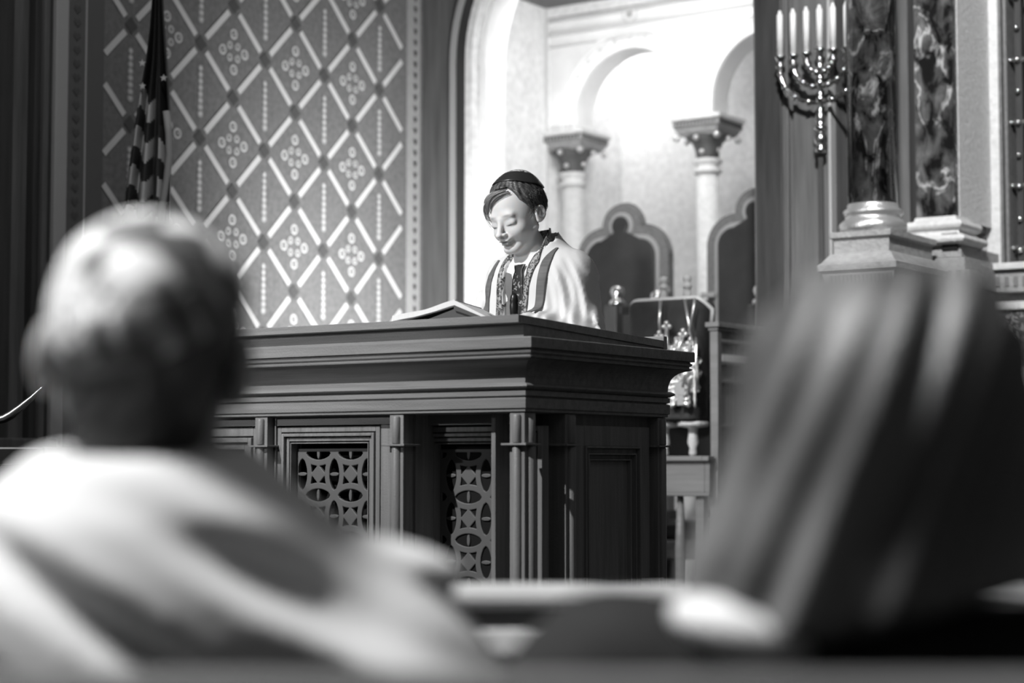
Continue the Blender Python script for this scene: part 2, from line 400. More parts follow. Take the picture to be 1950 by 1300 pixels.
# --- proscenium wall with round-headed opening
xo0 = aty(893, 400, YB).x; xo1 = aty(1460, 400, YB).x; xc = (xo0+xo1)/2; ro = (xo1-xo0)/2; zs = aty(880, 120, YB).z
def arch_pts(cx, r, zsp, z0, n=40):
    pts = [(cx-r, z0)]+[(cx-r*math.cos(PI*i/n), zsp+r*math.sin(PI*i/n)) for i in range(n+1)]+[(cx+r, z0)]
    return pts
def arch_band(mb, cx, r0, r1, zsp, z0, y, th, n=40):
    mb.strip(arch_pts(cx, r0, zsp, z0, n), arch_pts(cx, r1, zsp, z0, n), lambda a, b: (a, y, b), (0, th, 0))
def wall_with_arches(mb, x0, x1, z0, z1, y, th, arches):
    """wall plane split in strips round the arch openings; arches: (cx, r, zspring, zsill)"""
    xs_ = x0
    for cx, r, zsp, zb in arches:
        mb.box(xs_, cx-r, y, y+th, z0, z1)
        if zb > z0: mb.box(cx-r, cx+r, y, y+th, z0, zb)
        A = [(cx-r*math.cos(PI*i/40), zsp+r*math.sin(PI*i/40)) for i in range(41)]; B = [(a, z1) for a, b in A]
        mb.strip(A, B, lambda a, b: (a, y, b), (0, th, 0)); xs_ = cx+r
    mb.box(xs_, x1, y, y+th, z0, z1)
xp1 = aty(1613, 300, YB).x
wb = MB(); wb.use('woodpanel'); wall_with_arches(wb, XW, xp1+.25, STAGE, 5.0, YB, .16, [(xc, ro, zs, STAGE)])
tag(wb.build('wall_back'), kind='structure')
tm = MB(); tm.smooth = False
k = ro/ (893-860)*0
du = lambda u: aty(u, 400, YB).x
arch_band(tm.use('stripe'), xc, xc-du(872), xc-du(862), zs, STAGE, YB-.025, .03)
arch_band(tm.use('wood_dark'), xc, ro+.002, xc-du(873), zs, STAGE, YB-.018, .02)
tag(tm.build('trim_3'), kind='structure')
tm = MB()
arch_band(tm.use('plaster_pat'), xc, ro-.035, ro+.001, zs, STAGE, YB-.03, .22)
arch_band(tm.use('plaster'), xc, ro-.06, ro-.036, zs, STAGE, YB+.03, .16)
tag(tm.build('trim_4'), kind='structure')
# --- niche interior
xn0 = aty(1047, 60, YA).x; xn1 = xo1+.5; zc = aty(1045, 20, YA).z
s = MB().use('plaster_pat').box(xn0-.1, xn0, YB+.16, 9.0, STAGE, zc+.3)
for k in range(3): s.use('plaster_line').box(xn0, xn0+.004, YB+.30+k*.03, YB+.305+k*.03, STAGE, zc)
s.use('plaster_line').box(xn0, xn0+.012, YA-.05, YA-.035, STAGE, zc)
tag(s.build('wall_niche_left'), kind='structure')
tag(MB().box(xn1, xn1+.1, YB+.16, 9.0, STAGE, zc+.3).build('wall_niche_right', 'plaster'), kind='structure')
tag(MB().box(xn0-.1, xn1+.1, YB+.16, 9.0, zc, zc+.1).build('ceiling', 'woodpanel'), kind='structure')
tag(MB().box(xn0-.1, xn1+.1, 8.6, 8.7, STAGE, zc).build('wall_niche_back', 'plaster_pat'), kind='structure')
# arcade wall
zsp = aty(1203, 212, YA).z
def xa(u): return aty(u, 230, YA).x
a0, a1, b0 = xa(1098), xa(1308), xa(1358); aw = (a1-a0)/2
arcs = [((a0+a1)/2, aw), (b0+aw, aw), (b0+aw+(b0+aw-(a0+a1)/2), aw)]
zcap = aty(1340, 222, YA).z
zcap1 = aty(1090, 250, YA).z
zcm = (zcap+zcap1)/2
aw_ = MB(); aw_.use('plaster'); wall_with_arches(aw_, xn0, xn1, zcm, zc, YA, .15, [(c, r, zsp, zcm) for c, r in arcs if c+r < xn1])
for c, r in arcs[:2]:
    for r0, r1, lift, m in ((.002, .022, .012, 'plaster'), (.03, .075, .004, 'plaster_pat'), (.08, .10, .014, 'plaster'), (.022, .03, .005, 'plaster_line')):
        if c > arcs[0][0]+.1: lift += .0008
        arch_band(aw_.use(m), c, r+r0, r+r1, zsp, zcm, YA-lift, lift+.01)
    zz = zsp+r+.16
    for rr, m, l in ((.045, 'plaster_line', .004), (.036, 'plaster', .006), (.02, 'wall_mid', .008)):
        aw_.use(m); aw_.face([aw_.bm.verts.new((c+rr*math.cos(2*PI*i/16), YA-l, zz+.01+rr*math.sin(2*PI*i/16))) for i in range(16)])
    for kk in range(2, 11):
        a = PI*(kk+.5)/13; q = (c-(r+.052)*math.cos(a), zsp+(r+.052)*math.sin(a)); aw_.use('plaster_line')
        aw_.face([aw_.bm.verts.new((q[0]+.013*math.cos(2*PI*i/8), YA-.006, q[1]+.013*math.sin(2*PI*i/8))) for i in range(8)])
for zz, h, l in ((zc-.07, .012, .03), (zc-.14, .016, .022), (zc-.20, .008, .012)):
    aw_.use('plaster_line').box(xn0, xn1, YA-l, YA, zz, zz+h)
aw_.use('plaster_pat').box(xn0, xn1, YA-.035, YA, zc-.05, zc)
tag(aw_.build('wall_arcade'), kind='structure')
# --- arcade columns with carved capitals
def arcade_column(label, x, zc_, rs):
    y = YA+.075
    t = thing('arcade_column', label, 'column', (x, y, STAGE), 0, 'columns carrying the arcade')
    h = zc_-STAGE; sh = MB().lathe([(rs, 0), (rs*.97, h-.27)], (0, 0, 0), 32).build('shaft', 'stone_lt', t)
    cp = MB(); cp.use('stone_lt').lathe([(rs*1.02, h-.27), (rs*1.25, h-.262), (rs*1.25, h-.25), (rs, h-.245), (rs, h-.225), (rs*1.28, h-.215), (rs*1.28, h-.20), (rs*1.0, h-.195)], n=32)
    cp.use('capital').lathe([(rs*1.0, h-.195), (rs*1.05, h-.16), (rs*1.35, h-.12), (rs*2.0, h-.088), (rs*2.0, h-.085)], n=32)
    hw = rs*2.15
    for sx in (-1, 1):
        for sy in (-1, 1): cp.use('gold').ball((sx*hw*.92, sy*hw*.92, h-.10), .017, 8)
        cp.use('gold').ball((sx*hw*.96, 0, h-.105), .014, 8); cp.ball((0, sx*hw*.96, h-.105), .014, 8); cp.ball((sx*rs*1.05, 0, h-.155), .012, 8); cp.ball((0, sx*rs*1.05, h-.165), .013, 8)
    cp.build('capital', None, t)
    ab = MB(); ab.use('stone').ringprof(-hw*.9, hw*.9, -hw*.9, hw*.9, [(-.01, h-.09), (.0, h-.075), (.006, h-.07), (.006, h-.06), (.018, h-.05), (.018, h-.022)])
    ab.use('stone_lt').ringprof(-hw*.9, hw*.9, -hw*.9, hw*.9, [(.018, h-.022), (.03, h-.018), (.03, h)])
    for k in range(12):
        q = -hw*.88+k*hw*1.76/11; ab.use('wall_node').box(q-.005, q+.005, -hw*.9-.021, -hw*.9-.014, h-.047, h-.026); ab.box(hw*.9+.014, hw*.9+.021, q-.005, q+.005, h-.047, h-.026)
    ab.build('abacus', None, t)
    MB().lathe([(rs*1.5, 0), (rs*1.5, .05), (rs*1.2, .07), (rs*1.3, .1), (rs, .12)], n=24).build('base', 'stone_lt', t); return t
arcade_column('slim stone column with gilded capital nearest the boy, at the left end of the arcade', (xn0+a0)/2+.01, zcm, .058)
arcade_column('slim stone column with gilded capital between the two pale arches', (a1+b0)/2, zcm, .055)
arcade_column('slim stone column of the arcade behind the wood-panelled pier', arcs[1][0]+aw+(b0-a1)/2, zcm, .055)
# --- panelled pier right of the opening
pr = MB(); x0 = xo1; x1 = xp1
pr.use('woodpanel').box(x0, x1, YB-.10, YB-.001, STAGE, 5.0)
gx = aty(1515, 300, YB-.12).x
pr.use('wood_dark').box(x0+.012, gx-.06, YB-.112, YB-.10, STAGE, 5.0)
pr.use('woodpanel').box(gx-.005, x1-.012, YB-.13, YB-.10, STAGE, 5.0).box(gx-.055, gx-.03, YB-.12, YB-.10, STAGE, 5.0)
pr.use('stripe').box(x1-.012, x1, YB-.145, YB-.10, STAGE, 5.0)
tag(pr.build('trim_5', bevel=.004), kind='structure')
#ARK
# ================================================================ ARK SIDE (right)
# marble columns
yc1 = 6.20; pc = aty(1662, 400, yc1)
zb1 = aty(1662, 438, yc1-.1).z; rc = .087
def marble_round(label, x, y, zb, r):
    t = thing('marble_column', label, 'column', (x, y, zb))
    MB().lathe([(r, .085), (r*.985, 5.0-zb)], n=48).build('shaft', 'marble', t)
    b = MB(); b.use('gold').lathe([(r*1.3, 0), (r*1.38, .012), (r*1.38, .03), (r*1.27, .042), (r*1.13, .05), (r*1.13, .06), (r*1.22, .068), (r*1.2, .08), (r*1.04, .09), (r*1.04, .10), (r, .104)], n=48)
    b.build('base', None, t); return t
marble_round('dark veined marble column with gilded ring base, standing round shaft nearest the candelabrum', pc.x, pc.y, zb1, rc)
# plinth under the round column
zt = zb1; cx, cy = pc.x, pc.y
zp = aty(1690, 470, cy-.15).z
pl = MB(); h = .115
pl.use('stone').ringprof(cx-h, cx+h, cy-h, YB-.1, [(0, zt), (.0, zt-.02), (-.012, zt-.028), (-.012, zt-.075), (0, zt-.08), (.022, zt-.11), (.032, zt-.118), (.032, zt-.14), (.02, zt-.15), (.012, zt-.19), (.02, zt-.2)][::-1])
pl.use('stone_lt').ringprof(cx-h, cx+h, cy-h, YB-.1, [(.026, zt-.21), (.026, zt-.2)])
pl.use('stone').ringprof(cx-h, cx+h, cy-h, YB-.1, [(.02, STAGE), (.02, zt-.30), (.0, zt-.29), (.0, zt-.21)])
for k in range(16):
    q = -h+.01+k*(2*h)/15.5
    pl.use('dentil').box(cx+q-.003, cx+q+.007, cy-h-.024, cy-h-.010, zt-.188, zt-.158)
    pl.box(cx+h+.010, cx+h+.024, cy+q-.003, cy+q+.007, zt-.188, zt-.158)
t = thing('column_pedestal', 'carved stone pedestal under the round marble column', 'pedestal'); pl.build('plinth', None, t)
# square marble pilaster and ark wall
YK = 6.95
px0 = aty(1745, 400, YB-.02).x; px1 = aty(1818, 400, YB-.02).x; zb2 = aty(1790, 470, YB).z
t = thing('marble_pilaster', 'square dark marble pilaster with pale moulded base beside the ark gate', 'pilaster', (0, 0, 0))
MB().box(px0, px1, YB-.02, YB+.10, zb2+.10, 5).build('shaft', 'marble', t)
MB().box(px1+.001, px1+.004, YB+.02, YK, zb2+.10, 5).build('side_facing', 'stone_lt', t)
b = MB(); b.use('stone_lt').ringprof(px0, px1, YB-.02, YB+.12, [(.02, zb2), (.05, zb2+.008), (.055, zb2+.02), (.05, zb2+.032), (.025, zb2+.04), (.022, zb2+.055), (.035, zb2+.062), (.04, zb2+.075), (.032, zb2+.09), (.008, zb2+.095), (.005, zb2+.11)])
b.build('base', None, t, bevel=.003)
b = MB(); zl = aty(1900, 502, YK-.1).z
b.use('stone').ringprof(px0-.02, px1+.02, YB-.03, YK, [(.01, zl), (.01, zb2)]); b.build('plinth', None, t, bevel=.004)
q = px1+.03
s = MB().box(q-.07, q-.01, YB-.048, YB-.0405, zl+.03, zl+.09)
wk = MB(); gx0 = aty(1905, 300, YK).x
wk.use('stone_lt').box(px1-.02, gx0, YK, YK+.25, zl, 5.0)
rx = aty(1874, 300, YK).x
wk.use('plaster_line').box(rx-.011, rx-.008, YK-.008, YK, zl, 5).box(rx+.008, rx+.011, YK-.008, YK, zl, 5)
wk.use('stone_lt')
for k in range(110):
    z = zl+.06+k*.022
    if z < 4.2: wk.hexa([(rx-.009, YK-.006, z), (rx+.009, YK-.006, z+.009), (rx+.009, YK, z+.009), (rx-.009, YK, z), (rx-.009, YK-.012, z+.010), (rx+.009, YK-.012, z+.019), (rx+.009, YK, z+.019), (rx-.009, YK, z+.010)])
wk.use('stone').box(px1-.02, 1.5, YK-.06, YK+.3, STAGE, zl-.11)
tag(wk.build('wall_ark'), kind='structure')
s.use('black'); s.slots = ['black']; o = s.build('wall_plate'); tag(o, 'small black square plate on the foot of the marble pilaster', 'wall plate')
lg = MB(); lg.use('stone_lt').box(px1+.03, 1.5, YK-.12, YK+.3, zl-.025, zl); lg.use('stone').box(px1+.03, 1.5, YK-.10, YK+.3, zl-.11, zl-.025)
lg.box(px0-.1, px1+.05, YB-.06, YK, zl-.11, zl-.002)
for k in range(30):
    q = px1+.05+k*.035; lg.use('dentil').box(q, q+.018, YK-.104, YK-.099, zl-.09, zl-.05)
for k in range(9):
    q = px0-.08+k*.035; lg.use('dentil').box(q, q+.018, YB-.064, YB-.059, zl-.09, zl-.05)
lg.use('stone').box(px0-.06, px1+.03, YB-.03, YK-.06, STAGE, zl-.11)
tag(lg.build('trim_6', bevel=.004), kind='structure')
# framed mosaic on the dado and pale band below
A = aty(1885, 592, YK-.07); B = aty(1990, 705, YK-.07)
t = thing('mosaic_panel', 'mottled mosaic panel set in the pale stone wall below the ledge', 'panel', (0, 0, 0))
MB().box(A.x, A.x+.42, YK-.068, YK-.061, B.z, A.z).build('picture', 'mosaic', t)
fr = MB().use('stone_lt')
for e in ((A.x-.03, A.x+.0, B.z-.03, A.z+.03), (A.x+.42, A.x+.45, B.z-.03, A.z+.03), (A.x, A.x+.42, A.z, A.z+.03), (A.x, A.x+.42, B.z-.03, B.z)): fr.box(e[0], e[1], YK-.085, YK-.061, e[2], e[3])
fr.build('frame', None, t, bevel=.004)
zz = aty(1930, 745, YK-.1).z
s = MB().use('stone_lt').box(px1+.05, 1.5, YK-.13, YK-.061, zz-.05, zz+.02).box(px1+.05, 1.5, YK-.10, YK-.061, zz-.02, zz+.09)
tag(s.build('trim_7', bevel=.01), kind='structure')
# ark gate of dark metal with bright studs
t = thing('ark_gate', 'dark metal lattice gate of the ark with bright studs', 'gate', (gx0, YK, zl))
w_ = 1.0; gt = MB().use('wood_dark')
MB().use('wood_dark').box(.0, w_, .12, .14, 0, 3).build('backing', None, t)
MB().use('frame_gilt').box(.0, .012, -.01, .12, 0, 3).box(.018, .03, .0, .12, 0, 3).build('jamb', None, t)
fr = MB().use('wood_dark').box(.05, .075, .04, .07, 0, 3)
fr.build('stile', None, t)
zr = [aty(1935, v, YK).z-zl for v in (-130, -10, 110, 230, 351, 470)]
br = MB()
for z in zr: br.tube([(.03, .05, z), (w_, .05, z)], .012)
br.build('crossbars', 'frame_gilt', t)
for xx in (.105, .118, .2, .3):
    tw = MB()
    tw.lathe([(.004+.006*abs(math.sin(k*PI/4)), k*.005) for k in range(560)], (xx, .06, .02), 8)
    tw.build('beaded_rod', 'frame_gilt', t)
for v in (-90, -10, 49, 110, 170, 230, 293, 352, 415, 475):
    z = aty(1935, v, YK).z-zl
    if z > 0: MB().ball((.062, .028, z), .011, 6).build('stud', 'brass', t)
for z in zr:
    if z > 0: MB().ball((.035, .028, z), .009, 6).build('stud', 'brass', t)
#LECTERN
# ================================================================ LECTERN
pC = aty(1000, 785, 3.606); LX1 = pC.x; LY0 = 3.606
pE = atx(1272, 796, LX1); LY1 = pE.y
LX0 = LX1-1.19
z_ = lambda v, D=4.35: 1.15+(885-v)*D/3600
L = thing('lectern', 'large dark wood reading desk with pierced circle grilles, moulded cornice and slanted top', 'lectern', ((LX0+LX1)/2, (LY0+LY1)/2, STAGE))
LL = Vector(L.location)
def lp(mb, name, m, bevel=0, par=None):
    """build a lectern part given in world coordinates"""
    for v in mb.bm.verts: v.co -= LL
    return mb.build(name, m, par or L, bevel)
zc0 = z_(785)
lp(MB().ringprof(LX0, LX1, LY0, LY1, [(-.01, zc0), (0, zc0+.002), (0, zc0+.008), (.004, zc0+.010), (.004, z_(756)-.002), (-.003, z_(756)), (-.003, z_(754)), (.004, z_(753)), (.004, z_(743)), (.0, z_(742)), (.0, z_(741))]), 'architrave', 'wood', .0012)
bead = [(.004+.010*math.sin(PI*i/8), z_(741)+(z_(729)-z_(741))*(i/8)) for i in range(9)]
lp(MB().ringprof(LX0, LX1, LY0, LY1, [(0, z_(741.5))]+bead+[(0, z_(728.5))]), 'bead_moulding', 'wood')
c0, c1 = z_(728.5), z_(682, 4.3)
cove = [(.0, c0), (.001, c0+.012)]+[(.002+.044*(1-math.cos(PI/2*i/10)), c0+.012+(c1-c0-.012)*math.sin(PI/2*i/10)) for i in range(1, 11)]
lp(MB().ringprof(LX0, LX1, LY0, LY1, cove), 'cove_frieze', 'wood')
d0, d1 = z_(661.5, 4.27), z_(639, 4.27)
lp(MB().ringprof(LX0, LX1, LY0, LY1, [(.038, c1-.001), (.046, c1+.002), (.047, c1+.005), (.041, c1+.007), (.041, c1+.010), (.046, c1+.013), (.047, d0-.005), (.043, d0-.003), (.043, d0)]), 'bed_moulding', 'wood')
lp(MB().ringprof(LX0, LX1, LY0, LY1, [(.046, d0+.0005), (.052, d0+.001), (.052, d1-.002), (.050, d1)]), 'cornice_slab', 'wood', .001)
# slanted desk
bx0, bx1, by0, by1 = LX0+.03, LX1-.012, LY0+.012, LY1-.01
sf, sb = z_(618, 4.40), z_(664, 4.93)
sth = .0185
wz = MB(); wz.hexa([(bx0, by0, d1), (bx1, by0, d1), (bx1, by1, d1), (bx0, by1, d1), (bx0, by0, sf-.001), (bx1, by0, sf-.001), (bx1, by1, max(sb, d1+.003)-.001), (bx0, by1, max(sb, d1+.003)-.001)])
lp(wz, 'desk_riser', 'wood', .001)
sb = max(sb, d1+.003)
tx0, tx1, ty0, ty1 = bx0-.01, bx1+.006, by0-.03, by1
def slab_z(y): return sf+(sb-sf)*(y-by0)/(by1-by0)
wz = MB(); wz.hexa([(tx0, ty0, slab_z(ty0)), (tx1, ty0, slab_z(ty0)), (tx1, ty1, slab_z(ty1)), (tx0, ty1, slab_z(ty1)), (tx0, ty0, slab_z(ty0)+sth), (tx1, ty0, slab_z(ty0)+sth), (tx1, ty1, slab_z(ty1)+sth), (tx0, ty1, slab_z(ty1)+sth)])
lp(wz, 'desk_top', 'wood', .001)
wz = MB(); wz.box(tx0, tx1, ty1+.001, ty1+.02, sb-.004, sb+sth+.012); lp(wz, 'book_ledge', 'wood', .002)
# carcass: core behind the recessed bays
RI = .115
lp(MB().box(LX0+RI, LX1-RI, LY0+RI+.03, LY1-.03, STAGE, zc0), 'carcass', 'cloth_black')
lp(MB().ringprof(LX0, LX1, LY0, LY1, [(.03, STAGE), (.03, STAGE+.10), (.01, STAGE+.125), (.0, STAGE+.13)]), 'plinth', 'wood', .003)
ZB = STAGE+.13; ZK = z_(848)
def pier(x0, x1, y0, y1, rod):
    mb = MB(); top = zc0
    mb.box(x0, x1, y0, y1, ZB, top)
    w2 = (x1-x0)
    for (dx, dy) in rod:
        n = 7
        if dy:       # half-round rib on the front face
            cx_, r = (x0+x1)/2, w2*.27; yf = y0 if dy < 0 else y1
            for (za, zb_) in ((ZB, ZK), (ZK+.006, top-.004)):
                mb.lathe([(r, za), (r, zb_-.004), (r*.8, zb_)], (cx_, yf, 0), 16)
        else:
            cy_, r = (y0+y1)/2, (y1-y0)*.27; xf = x1 if dx > 0 else x0
            for (za, zb_) in ((ZB, ZK), (ZK+.006, top-.004)):
                mb.lathe([(r, za), (r, zb_-.004), (r*.8, zb_)], (xf, cy_, 0), 16)
    o = lp(mb, 'pier', 'woodv', .0015)
    c = MB().box(x0-.014, x1+.014, y0-.016, y1+.006, ZK, ZK+.005)
    for v in c.bm.verts: v.co -= LL
    c.build('collar', 'woodv', o, .001); return o
xm = aty(753, 850, LY0).x; xl = aty(495, 850, LY0).x
wp = .045
pier(LX1-.046, LX1-.004, LY0+.004, LY0+.05, [(0, -1), (1, 0)])
pier(xm-.021, xm+.021, LY0+.004, LY0+.05, [(0, -1)])
pier(xl-.021, xl+.021, LY0+.004, LY0+.05, [(0, -1)])
pier(LX0+.004, LX0+.046, LY0+.004, LY0+.05, [(0, -1), (-1, 0)])
py1 = atx(1080, 900, LX1).y; py2 = atx(1115, 900, LX1).y
pier(LX1-.16, LX1-.004, py1, py1+.045, [(1, 0)])
pier(LX1-.05, LX1-.004, LY1-.045, LY1-.004, [(1, 0)])
pier(LX0+.004, LX0+.05, LY1-.045, LY1-.004, [(-1, 0)])
# grilles
def grille(x0, x1, z0, z1, y, S_, par, cxo=0.):
    cx_ = (x0+x1)/2+cxo; ztop = z1-.012
    def fn(P):
        X = P[..., 0]-cx_; Z = P[..., 2]-(ztop-S_*.5)
        f = np.full(X.shape, 9., 'f'); R = S_*.725; wd = S_*.073
        gx = (X/S_-.5); fx = (gx-np.round(gx))*S_; gz = Z/S_; fz = (gz-np.round(gz))*S_
        for i in (-1, 0, 1):
            for j in (-1, 0, 1): f = np.minimum(f, np.abs(np.hypot(fx-i*S_, fz-j*S_)-R)-wd)
        f = np.minimum(f, (np.abs(fx)+np.abs(fz)-S_*.235)*.7)
        hx = S_/2-np.abs(fx); f = np.minimum(f, np.hypot(hx*.55, fz*1.6)-S_*.075)
        hz = S_/2-np.abs(fz); f = np.minimum(f, np.hypot(hz*.55, fx*1.6)-S_*.075)
        edge = np.minimum.reduce([P[..., 0]-x0, x1-P[..., 0], z1-P[..., 2], P[..., 2]-z0])
        f = np.minimum(f, edge-.008); f = np.maximum(f, -edge)
        return np.maximum(f, np.abs(P[..., 1]-y)-.004).astype('f')
    st = .0016
    v, F = surf_net(fn, np.arange(x0-.004, x1+.004, st, dtype='f'), np.array([y-.006, y-.003, y, y+.003, y+.006], 'f'), np.arange(z0-.004, z1+.004, st, dtype='f'))
    v = v-np.array(LL); me = bpy.data.meshes.new('grille'); me.from_pydata(v.tolist(), [], F.tolist()); me.materials.append(M['grillewood'])
    o = bpy.data.objects.new('grille', me); link(o, par)
M['grillewood'] = mat('grille_wood', .12, .5, 0, .35)
def frames(par_name, x0, x1, ztop, y, steps, gy, S_, cxo=0.):
    """nested mitred frames: steps = list of (inset, depth)"""
    mb = MB(); i0 = 0
    for (w, dy) in steps:
        a, b, c, d = x0+i0, x1-i0, STAGE+.16+i0, ztop-i0
        e = w
        for q in ((a, a+e, c, d), (b-e, b, c, d), (a+e, b-e, d-e, d), (a+e, b-e, c, c+e)): mb.box(q[0], q[1], y+dy, y+dy+.03, q[2], q[3])
        i0 += w
    o = lp(mb, par_name, 'woodv', .0015)
    grille(x0+i0-.002, x1-i0+.002, STAGE+.16+i0, ztop-i0-.012, gy, S_, o, cxo)
st = [(.013, .0), (.004, .012), (.011, -.004), (.004, .01), (.010, .004), (.004, .016), (.006, .006)]
gS = .0765*1.0
def ux(u, Y): return aty(u, 880, Y).x
Y1 = LY0+.032
S1 = 81.5/3600*4.62
frames('panel_frame', ux(528, Y1), ux(723, Y1), z_(810, 4.55), Y1, [(.013, 0), (.003, .012), (.008, -.004), (.003, .01), (.009, .004), (.003, .016), (.003, .004)], Y1+.03, S1)
Y2 = LY0+.115
x2a = ux(800, Y2); xcb = ux(921, Y2); x2b = 2*xcb-x2a
S2 = (aty(1665/3.25+450, 900, Y2+.03).x-aty(1395/3.25+450, 900, Y2+.03).x)
frames('panel_frame', x2a, min(x2b, LX1-.03), z_(812, 4.55), Y2, [(.013, 0), (.003, .012), (.008, -.004), (.003, .01), (.009, .004), (.003, .016), (.003, .004)], Y2+.03, S1*1.0, 0)
frames('panel_frame', LX0+.06, xl-.03, z_(812, 4.7), Y1, [(.022, 0), (.004, .012), (.012, -.004), (.004, .01), (.014, .004)], Y1+.03, S1)
lp(MB().box(xm+.022, xm+.027, LY0+.045, Y2+.03, ZB, zc0), 'bay_cheek', 'woodv')
lp(MB().box(xm+.022, x2a, Y2+.004, Y2+.03, ZB, zc0), 'bay_filler', 'woodv')
lp(MB().box(LX0+.05, LX1-.05, Y2-.02, Y2+.0, z_(808, 4.5), zc0).box(LX0+.05, xm, LY0+.03, Y2-.02, z_(806, 4.5), zc0), 'head_rail', 'wood')
lp(MB().box(xl+.02, ux(528, Y1), Y1+.004, Y1+.03, ZB, zc0).box(xl+.026, xl+.03, Y1-.006, Y1+.004, ZB, zc0).box(ux(723, Y1), xm-.02, Y1+.004, Y1+.03, ZB, zc0), 'stile', 'woodv', .001)
# side face panel
def sidepanel(y0, y1, ztop, x, steps):
    mb = MB(); i0 = 0
    for (w, dx) in steps:
        a, b, c, d = y0+i0, y1-i0, STAGE+.16+i0, ztop-i0
        for q in ((a, a+w, c, d), (b-w, b, c, d), (a+w, b-w, d-w, d), (a+w, b-w, c, c+w)): mb.box(x-dx-.03, x-dx, q[0], q[1], q[2], q[3])
        i0 += w
    mb.box(x-.035, x-.022, y0+i0, y1-i0, STAGE+.16+i0, ztop-i0)
    lp(mb, 'side_panel', 'woodv', .0015)
syA = py1+.045; syB = LY1-.045
lp(MB().box(LX1-.05, LX1-.035, syA, syB, ZB, zc0), 'side_board', 'woodv')
sidepanel(syA+.01, syB-.02, z_(812, 4.7), LX1-.012, [(.05, .006), (.005, .0), (.012, .012), (.004, .003), (.010, .018), (.004, .01)])
lp(MB().box(LX1-.13, LX1-.118, LY0+.05, py1, ZB, zc0), 'side_recess', 'woodv')
#PROPS
# ================================================================ THINGS ON THE LECTERN
B0 = atd(838, 598, 4.80)
# open book lying on desk, tilted toward reader
bk = thing('open_book', 'open book with thick pale pages and dark cover lying on the reading desk', 'book', (0, 0, 0))
pA = aty(765, 605, LY0+.05); bz = slab_z(LY0+.1)+sth
bcx = aty(838, 600, LY0+.12).x; by = LY0+.16
def bookpt(a, b, h):  # a across, b depth
    R_ = Matrix.Rotation(math.radians(14), 3, 'Z'); p = R_ @ Vector((a, b, 0)); y = by+p.y
    return Vector((bcx+p.x, y, slab_z(y)+sth+.0015+h))
mb = MB(); mb2 = MB()
n = 16
def lift(t): return .004+.042*t**1.3 if t < 1 else .046
for (mbx, base, th) in ((mb2, .0, .003), (mb, .0032, .013)):
    top = []; bot = []
    for i in range(n+1):
        t = i/n; a = -.115+.165*t; h = lift(t)*.85
        top.append((a, h+base+th+.0015*math.sin(9*t))); bot.append((a, h+base))
    for (ya, yb_) in ((-.09, .09),):
        vs = [[mbx.bm.verts.new(bookpt(a, y, h)) for (a, h) in top] for y in (ya, yb_)]
        vb = [[mbx.bm.verts.new(bookpt(a, y, h)) for (a, h) in bot] for y in (ya, yb_)]
        for i in range(n):
            mbx.face([vs[0][i], vs[0][i+1], vs[1][i+1], vs[1][i]]); mbx.face([vb[0][i], vb[1][i], vb[1][i+1], vb[0][i+1]])
            for k in (0, 1): mbx.face([vs[k][i], vb[k][i], vb[k][i+1], vs[k][i+1]])
        for i in (0, n): mbx.face([vs[0][i], vs[1][i], vb[1][i], vb[0][i]])
mb2.hexa([bookpt(*q) for q in ((.05, -.095, .030), (.14, -.095, .0), (.14, .095, .0), (.05, .095, .030), (.05, -.095, .042), (.143, -.095, .004), (.143, .095, .004), (.05, .095, .042))])
mb.hexa([bookpt(*q) for q in ((.05, -.09, .041), (.135, -.09, .0045), (.135, .09, .0045), (.05, .09, .041), (.05, -.09, .054), (.135, -.09, .012), (.135, .09, .012), (.05, .09, .054))])
# wedge of cover seen from the front below the raised pages
fr = MB(); fr.prism([(-.10, .0), (.05, .0), (.14, .0), (.05, .034), (-.02, .010)], lambda a, b: bookpt(a, -.088, b), (0, .12, 0))
mb.build('pages', 'paper', bk); mb2.build('cover', 'cover', bk); fr.build('book_rest', 'cover', bk)
# small black microphone head in front of the tie
mp = aty(979, 590, LY0+.30); t = thing('desk_microphone', 'small black microphone upright on the reading desk before the tie', 'microphone', (mp.x, mp.y, slab_z(mp.y)+sth))
hz = mp.z-(slab_z(mp.y)+sth)
MB().lathe([(.02, 0), (.02, .004), (.004, .006), (.004, hz-.015)], n=16).build('stem', 'black', t)
MB().lathe([(.006, hz-.016), (.0105, hz-.012), (.0115, hz+.012), (.010, hz+.018), (.0115, hz+.022), (.009, hz+.036), (.004, hz+.042)], n=20).build('head', 'black', t)
o = MB().box(LX1-.12, LX1-.02, LY1-.12, LY1-.03, 0, .0015); 
